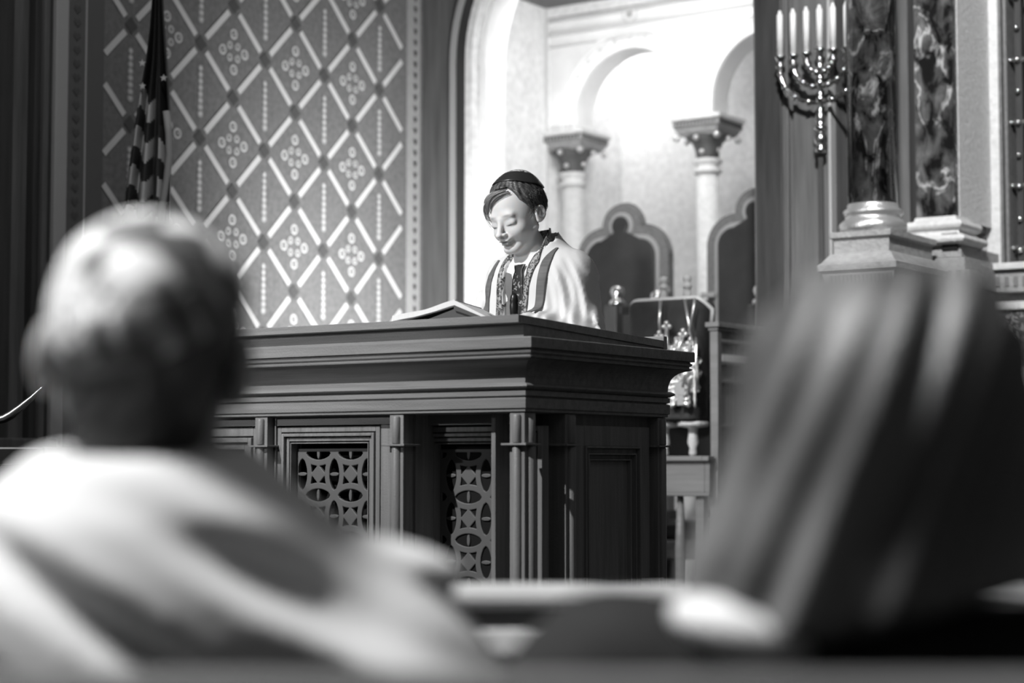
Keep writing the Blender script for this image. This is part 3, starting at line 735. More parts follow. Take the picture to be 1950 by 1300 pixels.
# ================================================================ THRONES
def throne(label, u, y, vtop, half):
    ctr = aty(u, 500, y); ztop = aty(u, vtop, y).z; H = ztop-STAGE
    t = thing('throne_chair', label, 'chair', (ctr.x, y, STAGE), 0, 'tall upholstered chairs under the arcade')
    def outline(k):     # trefoil-headed outline, k = inset
        w_ = half-k; r = .102-k*.95; rs_ = .14; cxs = -half+rs_; zsh = H-.245; zc_ = H-.102; pts = [(-w_, .5)]
        for i in range(11):
            a = PI-i/10*PI/2; pts.append((cxs+(rs_-k)*math.cos(a), zsh+(rs_-k)*math.sin(a)))
        st_a = 185 if k < .02 else 222
        for i in range(25):
            a = math.radians(st_a)-i/24*math.radians(2*st_a-180); pts.append((r*math.cos(a), zc_+r*math.sin(a)))
        left = [p for p in pts if p[0] <= 0][:]
        left = sorted(set(left), key=lambda p: (pts.index(p)))
        right = [(-a, b) for a, b in left[::-1]]
        return left+right
    MB().prism(outline(0), lambda a, b: (a, 0, b), (0, .05, 0)).build('back_frame', 'frame_gilt', t, .004)
    MB().prism(outline(.042), lambda a, b: (a, -.008, b), (0, .01, 0)).build('inner_trim', 'piping', t, .003)
    MB().prism(outline(.062), lambda a, b: (a, -.022, b), (0, .02, 0)).build('back_cushion', 'leather', t, .008)
    rim = MB(); ol = outline(-.003); rim.tube([(a, .03, b) for a, b in ol if b > 1.2], .007, 6); rim.build('gilt_rim', 'frame_gilt', t)
    MB().box(-half, half, -.5, 0, .36, .44).build('seat_frame', 'frame_gilt', t, .01)
    MB().box(-half+.03, half-.03, -.49, -.02, .44, .52).build('seat_cushion', 'leather', t, .02)
    za = aty(u, 600, y).z-STAGE
    for sx in (-1, 1):
        MB().box(sx*half-.03, sx*half+.03, -.50, -.44, 0, za).build('front_post', 'wood_dark', t, .005)
        MB().box(sx*half-.025, sx*half+.025, -.03, .05, 0, .55).build('leg', 'wood_dark', t, .005)
        MB().hexa([(sx*half-.035, -.47, za-.04), (sx*half+.035, -.47, za-.04), (sx*half+.035, 0, za-.0), (sx*half-.035, 0, za-.0), (sx*half-.035, -.47, za), (sx*half+.035, -.47, za), (sx*half+.035, 0, za+.04), (sx*half-.035, 0, za+.04)]).build('armrest', 'wood_dark', t, .008)
        k = MB(); k.lathe([(.028, za-.0), (.036, za+.012), (.03, za+.024), (.016, za+.03), (.024, za+.04), (.031, za+.058), (.027, za+.075), (.012, za+.085), (.002, za+.088)], (sx*half, -.44, 0), 20); k.build('finial', 'brass', t)
        MB().box(sx*half*.93-.035, sx*half*.93+.035, -.03, -.005, aty(u, 562, y).z-STAGE, aty(u, 555, y).z-STAGE+.006).build('bracket', 'piping', t, .002)
    return t
throne('tall throne chair with trefoil back of dark leather, nearer the boy', 1184, 7.35, 388, .242)
throne('tall throne chair with trefoil back of dark leather, beside the wood-panelled pier', 1440, 7.35, 357, .242)
# ================================================================ TORAH SCROLL, STAND, CABINET
YT = 6.15
def tz(v, y=YT, u=1300): return aty(u, v, y).z
def tx(u, y=YT, v=700): return aty(u, v, y).x
sx0, sx1 = tx(1262, YT-.1), tx(1368, YT-.1)
tab = thing('scroll_stand', 'brown wooden stand with plain apron holding the scroll upright', 'stand', (0, 0, 0))
cxL = tx(1352, YT-.12)-.003
za, zb_ = aty(1320, 868, YT-.15).z, aty(1320, 938, YT-.15).z
MB().use('wood_mid').box(sx0-.35, cxL, YT-.18, YT+.25, za-.018, za).box(cxL, sx1, YT-.18, YT-.13, za-.018, za).build('top_board', None, tab, .003)
MB().use('wood_mid').box(sx0-.35, cxL, YT-.16, YT+.23, zb_, za-.018).box(cxL, sx1-.005, YT-.16, YT-.13, zb_, za-.018).build('apron', None, tab, .003)
MB().use('wood_mid').box(sx0-.35, sx1+.002, YT-.175, YT-.15, zb_-.012, zb_).build('apron_bead', None, tab, .003)
for x in (sx0-.33, cxL-.04):
    for y in (YT-.155, YT+.19): MB().use('wood_mid').box(x, x+.035, y, y+.035, STAGE, zb_-.012).build('leg', None, tab, .003)
lx = tx(1276, YT-.2); 
MB().lathe([(.012, STAGE), (.016, STAGE+.2), (.02, STAGE+.45), (.012, zb_-.012)], (lx, YT-.13, 0), 16).build('turned_support', 'wood_mid', tab)
MB().box(sx0-.32, cxL-.01, YT+.16, YT+.18, za, tz(700)).build('back_board', 'wood_dark', tab, .003)
MB().box(sx0-.3, cxL-.01, YT+.13, YT+.16, tz(750)-.006, tz(748)+.01).build('support_rail', 'wood_mid', tab)
# cabinet with shelves
cab = thing('shelf_rack', 'slim brown wooden rack with papers on its shelf, between scroll and panelled pier', 'shelf', (0, 0, 0))
yc = YT-.12; c0 = tx(1352, yc); c1 = tx(1367, yc); ct = atx(1360, 612, c1).z; ye = atx(1474, 640, c1).y
MB().box(c0-.012, c1+.012, yc-.015, ye, ct-.018, ct).build('top', 'wood_mid', cab, .002)
MB().box(c0-.004, c1+.004, yc-.006, ye, ct-.030, ct-.018).build('top_moulding', 'wood_mid', cab, .002)
for y in (yc, ye-.035): MB().use('wood_mid').box(c0, c1, y, y+.03, STAGE, ct-.026).build('post', None, cab, .002)
MB().use('woodv').box(c0+.004, c0+.010, yc+.03, ye-.035, STAGE, ct-.026).build('back_panel', None, cab)
for v in (648, 690, 724, 808, 868):
    z = atx(1400, v, c1).z; MB().use('wood_mid').box(c0+.010, c1-.001, yc+.03, ye-.035, z-.012, z).build('shelf', None, cab, .002)
z = atx(1400, 690, c1).z
o = MB().box(c0+.012, c1-.002, yc+.04, ye-.10, z+.0005, z+.026).build('paper_stack', 'paper'); tag(o, 'stack of white papers on a shelf of the slim wooden rack', 'papers')
# scroll
TS = thing('torah_scroll', 'scroll in dark velvet mantle with pale trim, standing on wooden rollers', 'scroll', (tx(1287), YT, za))
TL = Vector(TS.location)
ztm = tz(566)-TL.z; zbm = tz(800)-TL.z
xs1, xs2 = tx(1264, YT, 560)-TL.x, tx(1309, YT, 560)-TL.x
hwT = (tx(1358, YT)-tx(1205, YT))/2
sc0 = (tx(1205)+tx(1358))/2-TL.x
def mant(P):
    X = P[..., 0]-sc0; Y = P[..., 1]; Z = P[..., 2]; h = (Z-zbm)/(ztm-zbm)
    w_ = hwT*(.80+.20*np.clip(h, 0, 1)**1.5); d = .075
    f = np.sqrt(np.clip(np.abs(X)-(w_-.055), 0, None)**2+np.clip(np.abs(Y)-.02, 0, None)**2)-.055
    f += .004*np.sin(X*90+np.sin(Z*9)*2)*np.clip(1.1-h, 0, 1)
    top = ztm-.012-.035*np.clip((np.abs(X)-hwT*.72)/(hwT*.28), 0, 1)**2
    return smax(smax(f, Z-top, .02), zbm-Z, .004)
net_obj('mantle', mant, np.arange(-.28, .28, .006, dtype='f'), np.arange(-.12, .12, .006, dtype='f'), np.arange(zbm-.02, ztm+.03, .006, dtype='f'), 'velvet', TS)
rim = []
for i in range(29):
    x = -hwT*1.0+2*hwT*i/28; a = abs(x)/hwT; z = ztm-.010-.040*max(0, (a-.72)/.28)**2; rim.append((sc0+x*.985, -.045*(1-max(0, (a-.8)/.2)**2), z))
rim = [(rim[0][0]+.016, .0, rim[0][2]-.14), (rim[0][0]+.003, .0, rim[0][2]-.05)]+rim+[(rim[-1][0]-.003, 0, rim[-1][2]-.05)]
MB().tube(rim, .0095, 8).build('mantle_trim', 'paper', TS)
for x in (xs1, xs2):
    zt_ = tz(526)-TL.z
    r = MB(); r.lathe([(.011, ztm-.02), (.017, ztm), (.015, zt_-.06), (.012, zt_-.045), (.017, zt_-.043), (.018, zt_-.034), (.012, zt_-.03), (.012, zt_-.02), (.017, zt_-.015), (.015, zt_-.002), (.006, zt_+.004)], (x, 0, 0), 20)
    r.build('roller_handle', 'paper' if 0 else 'stone_lt', TS)
for x, nm in ((xs1-.0, 'a'), (xs2+.02, 'b')):
    r = MB(); zz = tz(812)-TL.z
    r.lathe([(.01, 0), (.016, .01), (.013, .03), (.021, .05), (.016, zz-.02), (.018, zz-.005), (.055, zz), (.060, zz+.008), (.056, zz+.018), (.02, zz+.02), (.018, zbm+.02)], (x, 0, 0), 28)
    r.build('roller_base', 'stone_lt', TS)
# silver breastplate: crown, shield, pendants, chains
bp = thing('breastplate', 'ornate silver breastplate with a crown, hung on the velvet scroll mantle', 'breastplate', (TL.x, TL.y-.10, TL.z))
bx = tx(1290, YT-.085)-TL.x
def bz_(v): return aty(1290, v, YT-.085).z-TL.z
def bu(u): return aty(u, 680, YT-.085).x-TL.x
def shield(P):
    X = P[..., 0]-bu(1298); Z = P[..., 2]; Y = P[..., 1]; zc_ = bz_(708)
    r = np.hypot(X/.085, (Z-zc_)/.125); f = (r-1)*.07; f += .010*np.sin(np.arctan2(Z-zc_, X)*11)
    rel = .010+.006*np.sin(X*170)*np.sin(Z*150)+.004*np.sin(Z*310)
    return np.maximum(f, np.abs(Y)-rel)
net_obj('shield', shield, np.arange(-.12, .16, .0035, dtype='f'), np.arange(-.025, .026, .0035, dtype='f'), np.arange(bz_(790), bz_(640), .0035, dtype='f'), 'silver', bp)
cr = MB(); zc_ = bz_(655)
for u, v, dv in ((1249, 662, 0), (1263, 640, 8), (1277, 622, 0), (1308, 638, 6), (1322, 655, 0)):
    base = (bu(1285)+(bu(u)-bu(1285))*.35, -.008, bz_(690)); tip = (bu(u), -.012, bz_(v)); cr.tube([base, ((base[0]+tip[0])/2+(tip[0]-base[0])*.15, -.022, (base[2]+tip[2])/2), tip], [.010, .009, .007])
    for dx, dz in ((.012, 0), (-.012, 0), (0, .014)): cr.ball((tip[0]+dx, -.012, tip[2]+dz), .0095, 6)
cr.tube([(bu(1245), -.01, bz_(682)), (bu(1270), -.024, bz_(686)), (bu(1300), -.024, bz_(686)), (bu(1325), -.01, bz_(680))], .012)
cr.ball((bu(1296), -.028, bz_(668)), .013, 8).ball((bu(1277), -.028, bz_(676)), .012, 8).ball((bu(1318), -.02, bz_(671)), .014, 8)
cr.build('crown', 'silver', bp)
ln = MB()
for i, (u, a, b) in enumerate(((1275, 716, 700), (1288, 714, 700), (1303, 720, 698), (1315, 738, 704), (1325, 750, 710))):
    ln.tube([(bu(u-6), -.018, bz_(a)), (bu(u), -.030, bz_((a+b)/2-6)), (bu(u+5), -.016, bz_(b))], .007)
ln.box(bu(1293), bu(1313), -.022, -.008, bz_(752), bz_(728)); ln.box(bu(1297), bu(1309), -.02, -.006, bz_(772), bz_(752))
ln.build('relief_lions', 'silver', bp)
ch = MB(); chain = [(1333, 570), (1328, 600), (1322, 632), (1330, 660), (1336, 690), (1337, 720), (1336, 745)]
for a, b in ((0, 0), ):
    ch.tube([(bu(u), -.02, bz_(v)) for u, v in chain], .0045, 6)
ch.tube([(bu(1264), -.006, bz_(572)), (bu(1263), -.012, bz_(610)), (bu(1265), -.01, bz_(650))], .0055, 6)
ch.tube([(bu(1310), -.006, bz_(572)), (bu(1320), -.014, bz_(620)), (bu(1328), -.012, bz_(660)), (bu(1318), -.016, bz_(665))], .005, 6)
ch.build('chain', 'silver', bp)
yd = thing('torah_pointer', 'thin silver reading pointer hanging on a chain in front of the scroll', 'pointer', (bu(1338)+TL.x, TL.y-.145, TL.z))
y_ = MB()
z0_, z1_ = bz_(712), bz_(778); y_.lathe([(.002, z1_-.0), (.006, z1_+.008), (.004, z1_+.016), (.007, z1_+.03), (.0045, z1_+.04), (.0065, z1_+.065), (.004, z1_+.075), (.0065, z1_+.1), (.005, z0_), (.003, z0_+.01)], n=12)
y_.tube([(0, 0, z0_), (.0, .01, bz_(690)), (-.004, .02, bz_(660)), (-.012, .03, bz_(645))], .003, 6); y_.build('rod', 'silver', yd)
# ================================================================ CANDELABRUM
YM = 6.42
mc = aty(1562, 200, YM); ppm = 3600/ (mc-EYE).dot(FW)
def mz(v, u=1562): return aty(u, v, YM).z
MN = thing('candelabrum', 'seven-branched brass candelabrum on a slender dark pole before the wood-panelled pier', 'candelabrum', (mc.x, YM, STAGE))
m0 = mc.x
sp = (aty(1588, 100, YM).x-aty(1537, 100, YM).x)/2
zcup = mz(95)-STAGE
MB().lathe([(.045, 0), (.045, .03), (.03, .06), (.012, .12), (.010, mz(300)-STAGE)], n=24).build('pole', 'wood_dark', MN)
kb = MB(); zz = mz(600)-STAGE
kb.lathe([(.012, zz-.06), (.035, zz-.03), (.03, zz), (.018, zz+.02), (.03, zz+.03), (.03, zz+.045), (.015, zz+.05), (.012, zz+.06)], n=20).build('knop', 'brass', MN)
stz = lambda v: mz(v)-STAGE
MB().lathe([(.012, stz(292)), (.022, stz(289)), (.022, stz(282)), (.014, stz(280)), (.024, stz(272)), (.026, stz(262)), (.018, stz(255)), (.010, stz(250)), (.026, stz(247)), (.026, stz(242)), (.014, stz(239)), (.02, stz(230)), (.018, stz(218)), (.009, stz(210)), (.009, stz(195)), (.016, stz(192)), (.018, stz(187)), (.010, stz(182)), (.009, stz(165)), (.017, stz(161)), (.017, stz(155)), (.009, stz(150)), (.009, stz(135)), (.017, stz(131)), (.016, stz(126)), (.008, stz(120)), (.014, stz(116)), (.008, stz(111)), (.012, stz(104)), (.019, stz(97)), (.02, stz(92))], n=20).build('stem', 'brass', MN)
for k in (1, 2, 3):
    R_ = sp*k; zbase = stz({3: 195, 2: 165, 1: 138}[k]); ztop_ = stz(100); H = ztop_-zbase
    for sg in (-1, 1):
        pts = []
        for i in range(17):
            a = PI/2*i/16*1.0; pts.append((sg*R_*math.sin(a), 0, zbase+min(R_*1.05, H*.75)*(1-math.cos(a))))
        pts.append((sg*R_, 0, ztop_)); b = MB().tube(pts, .0085, 8)
        for i in range(3, 16, 4): b.ball(pts[i], .0135, 6)
        b.lathe([(.008, ztop_-.045), (.016, ztop_-.04), (.016, ztop_-.03), (.009, ztop_-.025), (.013, ztop_-.012), (.018, ztop_-.005), (.02, ztop_), (.02, ztop_+.006), (.012, ztop_+.007)], (sg*R_, 0, 0), 16)
        b.build('branch', 'brass', MN)
names = ['leftmost tall white candle on the candelabrum', 'white candle second from the left on the candelabrum', 'white candle third from the left on the candelabrum', 'white candle on the centre stem of the candelabrum',
         'white candle just right of the centre stem of the candelabrum', 'white candle sixth from the left, behind the round marble column', 'rightmost white candle, farthest behind the round marble column']
for i in range(7):
    zt_ = aty(1562, 12, YM).z; zb_2 = STAGE+stz(92)+(0 if i == 3 else .0)
    if i != 3: zb_2 = STAGE+stz(100)+.007
    o = MB().lathe([(.0125, 0), (.0118, zt_-zb_2-.012), (.007, zt_-zb_2-.004), (.005, zt_-zb_2+.006)], n=16).build('candle', 'wax')
    o.location = (m0+(i-3)*sp, YM, zb_2); tag(o, names[i], 'candle', 'candles in the candelabrum')
# ================================================================ FLAG
YF = 0
fb = atx(300, 300, XW+.45); fx, fy = fb.x, fb.y; dF = (fb-EYE).dot(FW)
FL = thing('flag_on_pole', 'furled striped national flag with stars hanging from a staff before the patterned wall', 'flag', (fx, fy, STAGE))
fz = lambda v: atd(300, v, dF).z-STAGE
zt_, zb_ = fz(-60), fz(520)
MB().lathe([(.17, 0), (.17, .03), (.06, .06), (.016, .1), (.014, fz(-90))], n=20).build('staff', 'wood_dark', FL)
nu, nv = 90, 120
ff = MB(); ff.smooth = True; ff.slots = ['flag_red', 'flag_white', 'flag_blue']
px = dF/3600
def edge(v):   # silhouette left/right in pixels around u=300
    xs_ = [-60, 0, 60, 120, 180, 240, 300, 360, 420, 520]; l = [290, 288, 284, 277, 266, 258, 250, 243, 238, 236]; r = [306, 309, 314, 320, 326, 331, 333, 334, 333, 333]
    return np.interp(v, xs_, l), np.interp(v, xs_, r)
grid = []
for j in range(nv+1):
    v = -60+580*j/nv; l, r = edge(v); row = []
    for i in range(nu+1):
        t_ = i/nu; x = (l+(r-l)*(t_+.05*math.sin(t_*18)) -300)*px; a = t_*6.5*PI
        dpt = (.016+.03*min(1, j/60))*math.sin(a)+.02
        p = RT*x - FW*dpt + Vector((0, 0, fz(v))); row.append(ff.bm.verts.new(p))
    grid.append(row)
for j in range(nv):
    v = -60+580*j/nv
    for i in range(nu):
        t_ = i/nu; drop = v+ (18*abs(math.sin(t_*2.6*PI)) - 26*(t_ > .62) + 14*math.cos(t_*9))
        if t_ > .86: mi = 2 if v < 212 else (1 if t_ < .96 else 0)
        elif t_ > .62 and v < 240: mi = 2
        elif drop < 190: mi = 2
        else: mi = 1 if int((drop-190)//37) % 2 == 0 else 0
        if .64 < t_ < .70: mi = 2 if v < 260 else 0
        ff.cur = mi; ff.face([grid[j][i], grid[j+1][i], grid[j+1][i+1], grid[j][i+1]])
fo = ff.build('cloth', None, FL); sol = fo.modifiers.new('thick', 'SOLIDIFY'); sol.thickness = .002
for u, v in ((277, 129), (278, 172), (318, 157), (296, 60), (306, 100)):
    c = RT*((u-300)*px)-FW*.075+Vector((0, 0, fz(v)))
    pts = []
    for k in range(10):
        a = PI/2+k*PI/5; r_ = .013 if k % 2 == 0 else .0055; pts.append(c+RT*(r_*math.cos(a))+Vector((0, 0, r_*math.sin(a))))
    if v > 110: MB().use('flag_white').prism([(0, 0)]*0 or [(p.dot(RT), p.z) for p in pts], lambda a, b, c=c: RT*a+FW*c.dot(FW)+Vector((0, 0, b)), -FW*.002).build('star', None, FL)
fg = MB(); fg.tube([RT*((u-300)*px)-FW*.06+Vector((0, 0, fz(v))) for u, v in ((322, 218), (327, 260), (329, 300), (324, 350), (318, 390), (312, 450), (310, 500))], .012, 8); fg.build('fringe', 'stripe', FL)
# ================================================================ ODD THINGS AT THE EDGES
c = [atd(u, v, 5.2) for u, v in ((-60, 812), (-10, 801), (8, 797), (22, 789), (40, 775), (60, 758), (78, 740), (84, 732))]
cb = MB().tube(c, [.01, .012, .013, .013, .011, .008, .004, .002], 10)
RH = thing('curved_rail_end', 'bright curved metal bar rising at the far left above the black cabinet', 'rail', (0, 0, 0)); cb.build('bar', 'brass', RH)
p = c[1]; MB().tube([(p.x, p.y, STAGE), (p.x, p.y, p.z)], .012, 10).build('post', 'black', RH)
q0 = atd(-40, 850, 4.7); q1 = atd(84, 850, 4.7)
t = thing('black_cabinet', 'low black cabinet with overhanging top at the far left edge', 'cabinet', (q0.x, q0.y, 0), YAW)
W_ = (q1-q0).length
MB().box(-.6, W_, 0, .4, q0.z-.045, q0.z).build('top', 'black', t, .006); MB().box(-.58, W_-.03, .02, .38, STAGE, q0.z-.045).build('body', 'blackfab', t, .004)
# black office-chair back seen beyond the woman's hair
p0 = atd(1790, 700, 5.6); t = thing('black_chair', 'black chair with rounded rectangular back standing before the stone wall at right', 'chair', (p0.x, p0.y, STAGE), YAW)
ww = (1930-1650)/2*5.6/3600; zt_ = atd(1800, 645, 5.6).z-STAGE; r_ = .06
cx_ = 0
def rr(w, z0, z1, r, n=8):
    pts = []
    for (sx, zc_, a0) in ((1, z1-r, 0), (-1, z1-r, PI/2), (-1, z0+r, PI), (1, z0+r, 1.5*PI)):
        for i in range(n+1):
            a = a0+PI/2*i/n; pts.append((sx*(w-r)+r*math.cos(a), zc_+r*math.sin(a)))
    return pts
MB().prism([(a*(1-.16*max(0, (zt_-b))), b) for a, b in rr(ww, zt_-.62, zt_, r_)], lambda a, b: (a, 0, b), (0, .05, 0)).build('backrest', 'black', t, .008)
MB().box(-.24, .24, -.5, .0, zt_-.66, zt_-.6).build('seat', 'black', t, .02)
MB().tube([(0, -.25, .05), (0, -.25, zt_-.66)], .03).build('post', 'black', t)
MB().lathe([(.28, 0), (.28, .03), (.05, .06)], (0, -.25, 0), 24).build('foot', 'black', t)
#BOY
# ================================================================ BOY
bpos = aty(1008, 560, LY1+.10)
BY = thing('person', 'boy in a dark skullcap, suit and white prayer shawl reading at the desk', 'person', (bpos.x, bpos.y, STAGE), math.radians(-6))
hw_ = aty(986, 411, bpos.y-.02)
Rz = Matrix.Rotation(math.radians(6), 3, 'Z')
hl = Rz @ (hw_-Vector(BY.location))
HC = np.array(hl, 'f')                       # head centre in the boy's frame
HR = np.array((Matrix.Rotation(math.radians(0), 3, 'Z') @ Matrix.Rotation(math.radians(24), 3, 'X') @ Matrix.Rotation(math.radians(-4), 3, 'Y')), 'f')
HS = .95
def toh(P):
    q = ((P-HC) @ HR)/HS; q[..., 2] = np.where(q[..., 2] < 0, q[..., 2]*1.25, q[..., 2]*.97); return q
def skull(Q): return smin(ell(Q, (0, .014, .030), (.072, .090, .080)), ell(Q, (0, -.03, -.03), (.052, .054, .072)), .03)
def headf(Q):
    X = np.abs(Q[..., 0]); A = Q.copy(); A[..., 0] = X
    f = skull(Q)
    f = smin(f, ell(Q, (0, -.066, -.098), (.018, .017, .016)), .025)
    f = smin(f, cone(A, (.050, -.002, -.052), (.012, -.066, -.100), .012, .012), .030)
    f = smin(f, ell(A, (.030, -.054, -.038), (.024, .024, .026)), .022)
    f = smin(f, ell(A, (.025, -.0700, .020), (.016, .007, .006)), .018)
    f = smax(f, -ell(A, (.031, -.1005, .000), (.018, .014, .012)), .013)
    f = smin(f, ell(A, (.030, -.0700, -.001), (.0150, .0112, .0110)), .008)
    f = smin(f, cone(Q, (0, -.080, .012), (0, -.104, -.030), .0065, .0088), .010)
    f = smin(f, ell(Q, (0, -.107, -.033), (.0095, .009, .008)), .005)
    f = smin(f, ell(A, (.0115, -.096, -.036), (.0065, .009, .0065)), .005)
    f = smax(f, -ell(A, (.006, -.100, -.0425), (.0032, .005, .003)), .003)
    f = smin(f, ell(Q, (0, -.086, -.055), (.022, .012, .014)), .012)
    f = smin(f, ell(Q, (0, -.0950, -.0585), (.018, .0060, .0042)), .005)
    f = smin(f, ell(Q, (0, -.0910, -.0715), (.015, .0065, .0050)), .006)
    f = smax(f, -ell(Q, (0, -.101, -.0648), (.0165, .011, .0024)), .003)
    E = rot(0, 0, 0)
    # ears
    q = A-np.array((.077, .012, -.010), 'f'); RE = rot(-12, 0, -24); q2 = q @ RE.astype('f')
    e = ell(q2, (0, 0, 0), (.0078, .0180, .0275)); e = smin(e, ell(q2, (-.001, -.005, -.022), (.006, .008, .009)), .008)
    e = smax(e, -ell(q2, (.0095, -.002, .004), (.0095, .0125, .0195)), .002); e = smin(e, ell(q2, (.001, -.001, -.001), (.004, .005, .012)), .003)
    f = smin(f, e, .006)
    return f
NK = HC+np.array((0, .045, -.115)); SHZ = HC[2]-.128
nb = np.array((0, .036, SHZ+.005))
SL = np.array((.098, .065, SHZ-.048)); SR = np.array((-.112, .055, SHZ-.048))
EL = np.array((.148, .03, SHZ-.235)); ER = np.array((-.160, -.02, SHZ-.245))
deskz = slab_z(LY1-.15)+sth-STAGE
HLp = np.array((.06, -.20, deskz+.032)); HRp = np.array((-.17, -.24, deskz+.035))
def fingers(P, h, d, side):
    """palm at h pointing along d (unit xy), side = +1 left hand"""
    d = np.array((d[0], d[1], 0.)); d /= np.linalg.norm(d); n = np.array((-d[1], d[0], 0.))*side
    f = ell(P, h+d*.03, (.040, .036, .013)); 
    for k, (o, L_) in enumerate(((-.026, .060), (-.009, .070), (.009, .066), (.026, .052))):
        b = h+d*.055+n*o*-1; m_ = b+d*L_*.5+np.array((0, 0, .007)); e = b+d*L_-np.array((0, 0, .012))
        f = smin(f, smin(cone(P, b, m_, .0085, .0078), cone(P, m_, e, .0078, .0068), .003), .004)
    tb = h+d*.01+n*.030; f = smin(f, smin(cone(P, tb, tb+d*.028+n*.018, .010, .009), cone(P, tb+d*.028+n*.018, tb+d*.055+n*.020-np.array((0, 0, .006)), .009, .007), .003), .008)
    return f
def bodyf(P):
    f = headf(toh(P))*HS
    nk = cone(P, HC+np.array((0, .022, -.05)), nb, .043, .048); f = smin(f, nk, .020)
    t = cone(P, (0, .065, SHZ-.09), (0, .07, .75), .125, .115); t = smin(t, cone(P, SL, SR, .05, .05), .06)
    t = smax(t, np.abs(P[..., 1]-.065)-.105, .04)
    f = smin(f, t, .035)
    for a, b, c in ((SL, EL, HLp), (SR, ER, HRp)):
        f = smin(f, cone(P, a, b, .048, .038), .03); f = smin(f, cone(P, b, c, .036, .023), .02)
    for sx in (-1, 1):
        f = smin(f, cone(P, (sx*.075, .07, .78), (sx*.085, .06, .42), .080, .052), .03)
        f = smin(f, cone(P, (sx*.085, .06, .42), (sx*.09, .07, .07), .050, .034), .02)
        f = smin(f, ell(P, (sx*.095, .02, .035), (.038, .11, .035)), .02)
    f = smin(f, fingers(P, HLp, (-.9, -.35), 1), .012); f = smin(f, fingers(P, HRp, (-.35, -.9), -1), .012)
    return f
def skintone(v):
    Q = toh(v); A = Q.copy(); A[:, 0] = np.abs(A[:, 0]); t = np.full(len(v), .70)
    fr = Q[:, 1] < -.05
    def spot_(c, r, amt, soft=.35):
        d = np.linalg.norm((A-np.array(c))/np.array(r), axis=1); w_ = np.clip((1-d)/soft, 0, 1); return w_*amt
    t -= spot_((.000, -.099, -.0588), (.0185, .012, .0052), .26)
    t -= spot_((.000, -.096, -.0715), (.0165, .012, .0058), .24)
    t -= spot_((.000, -.094, -.0648), (.0145, .014, .0026), .45)  # shade between the lips, put into the skin colour
    t -= spot_((.006, -.098, -.042), (.004, .008, .0035), .4)  # nostril shade painted in
    br = np.linalg.norm((A-np.array((.030, -.086, .0215-.0)))/np.array((.021, .022, .0052)), axis=1); t -= np.clip((1-br)/.8, 0, 1)*.36
    la = np.linalg.norm((A-np.array((.030, -.086, -.0088)))/np.array((.0175, .016, .0044)), axis=1); t -= np.clip((1-la)/.6, 0, 1)*.62
    lc = np.linalg.norm((A-np.array((.030, -.086, .0095)))/np.array((.015, .012, .0018)), axis=1); t -= np.clip((1-lc)/.6, 0, 1)*.16  # shade of the crease above the lid painted in
    t -= spot_((.080, .010, -.002), (.007, .010, .015), .22)  # ear hollow: shade painted into the tone
    t -= spot_((.030, -.085, .010), (.021, .02, .012), .09, .8)  # soft eye-socket shade painted over the lids
    low = v[:, 2] < SHZ-.02
    hand = (np.linalg.norm(v-HLp, axis=1) < .16) | (np.linalg.norm(v-HRp, axis=1) < .16)
    return np.clip(t, .02, 1)
hx0, hy0, hz0 = HC
xsb = axis_pts([(-.36, hx0-.10, .009), (hx0-.10, hx0+.10, .0022), (hx0+.10, .36, .009)])
ysb = axis_pts([(-.40, hy0-.135, .009), (hy0-.135, hy0+.12, .0024), (hy0+.12, .26, .009)])
zsb = axis_pts([(-.01, .9, .016), (.9, hz0-.14, .009), (hz0-.14, hz0+.13, .0022)])
o, v, F = net_obj('body', bodyf, xsb, ysb, zsb, 'skin', BY, tone=skintone)
# hair
def hairf(P):
    Q = toh(P); sk = skull(Q)-.0085; X = Q[..., 0]; Y = Q[..., 1]; Z = Q[..., 2]
    strand = .0011*np.sin(X*700+Z*260+5*np.sin(Y*40))+.0010*np.sin(Y*650+Z*300+3*np.sin(Z*60))+.0012*np.sin(Y*150+Z*110+X*60)
    f = sk+strand*1.0-.0009*vnoise(Q, 55, 3)
    # hairline: keep behind/above
    line = np.where(np.abs(X) > .045, -.030+(np.clip(.035-Z, -.02, .08))*.62, -.070)     # y limit
    ln = Y-(-.036+np.clip((.052-Z), 0, .07)*.75)    # >0 = hair side at temples
    bot = -(Z+.052+.0*Y)+np.clip(.015-Y, 0, .1)*.35
    cut = np.minimum(ln, Z+.055-np.clip(.03-Y, 0, 1)*.25)
    top = Z-np.where(X > -.012, .094, .074)-np.clip(-(Y+.05), 0, .05)*.4
    keep = np.maximum(cut, top)
    f = smax(f, -keep, .004)
    # open around the ear
    A = Q.copy(); A[..., 0] = np.abs(X); f = smax(f, -ell(A, (.080, .006, -.016), (.022, .024, .036)), .004)
    return f
def hairtone(v):
    Q = toh(v); n = vnoise(Q, 150, 8); n2 = np.sin(Q[:, 0]*420+Q[:, 2]*120+5*np.sin(Q[:, 1]*40)); return np.clip(.085+.05*n+.035*n2, .015, .5)
xh = np.arange(hx0-.10, hx0+.10, .0026, dtype='f'); yh = np.arange(hy0-.12, hy0+.13, .0026, dtype='f'); zh = np.arange(hz0-.12, hz0+.13, .0026, dtype='f')
ho, hv, hF = net_obj('hair', hairf, xh, yh, zh, 'hair', BY, tone=hairtone)
def toB(q): return Vector((np.array(q, 'f')*HS) @ HR.T + HC)
M['lock'] = mat('hair_strand', .30, .33, 0, .6)
lk = MB(); random.seed(11)
def surf(q, lift=.008):    # push a head-space point on to the skull
    q = np.array(q, 'f'); c = np.array((0, -.0, .02), 'f'); d = q-c; d /= np.linalg.norm(d); lo, hi = 0., .2
    for _ in range(18):
        m_ = (lo+hi)/2
        if float(skull((c+d*m_)[None])[0]) < lift: lo = m_
        else: hi = m_
    return c+d*lo
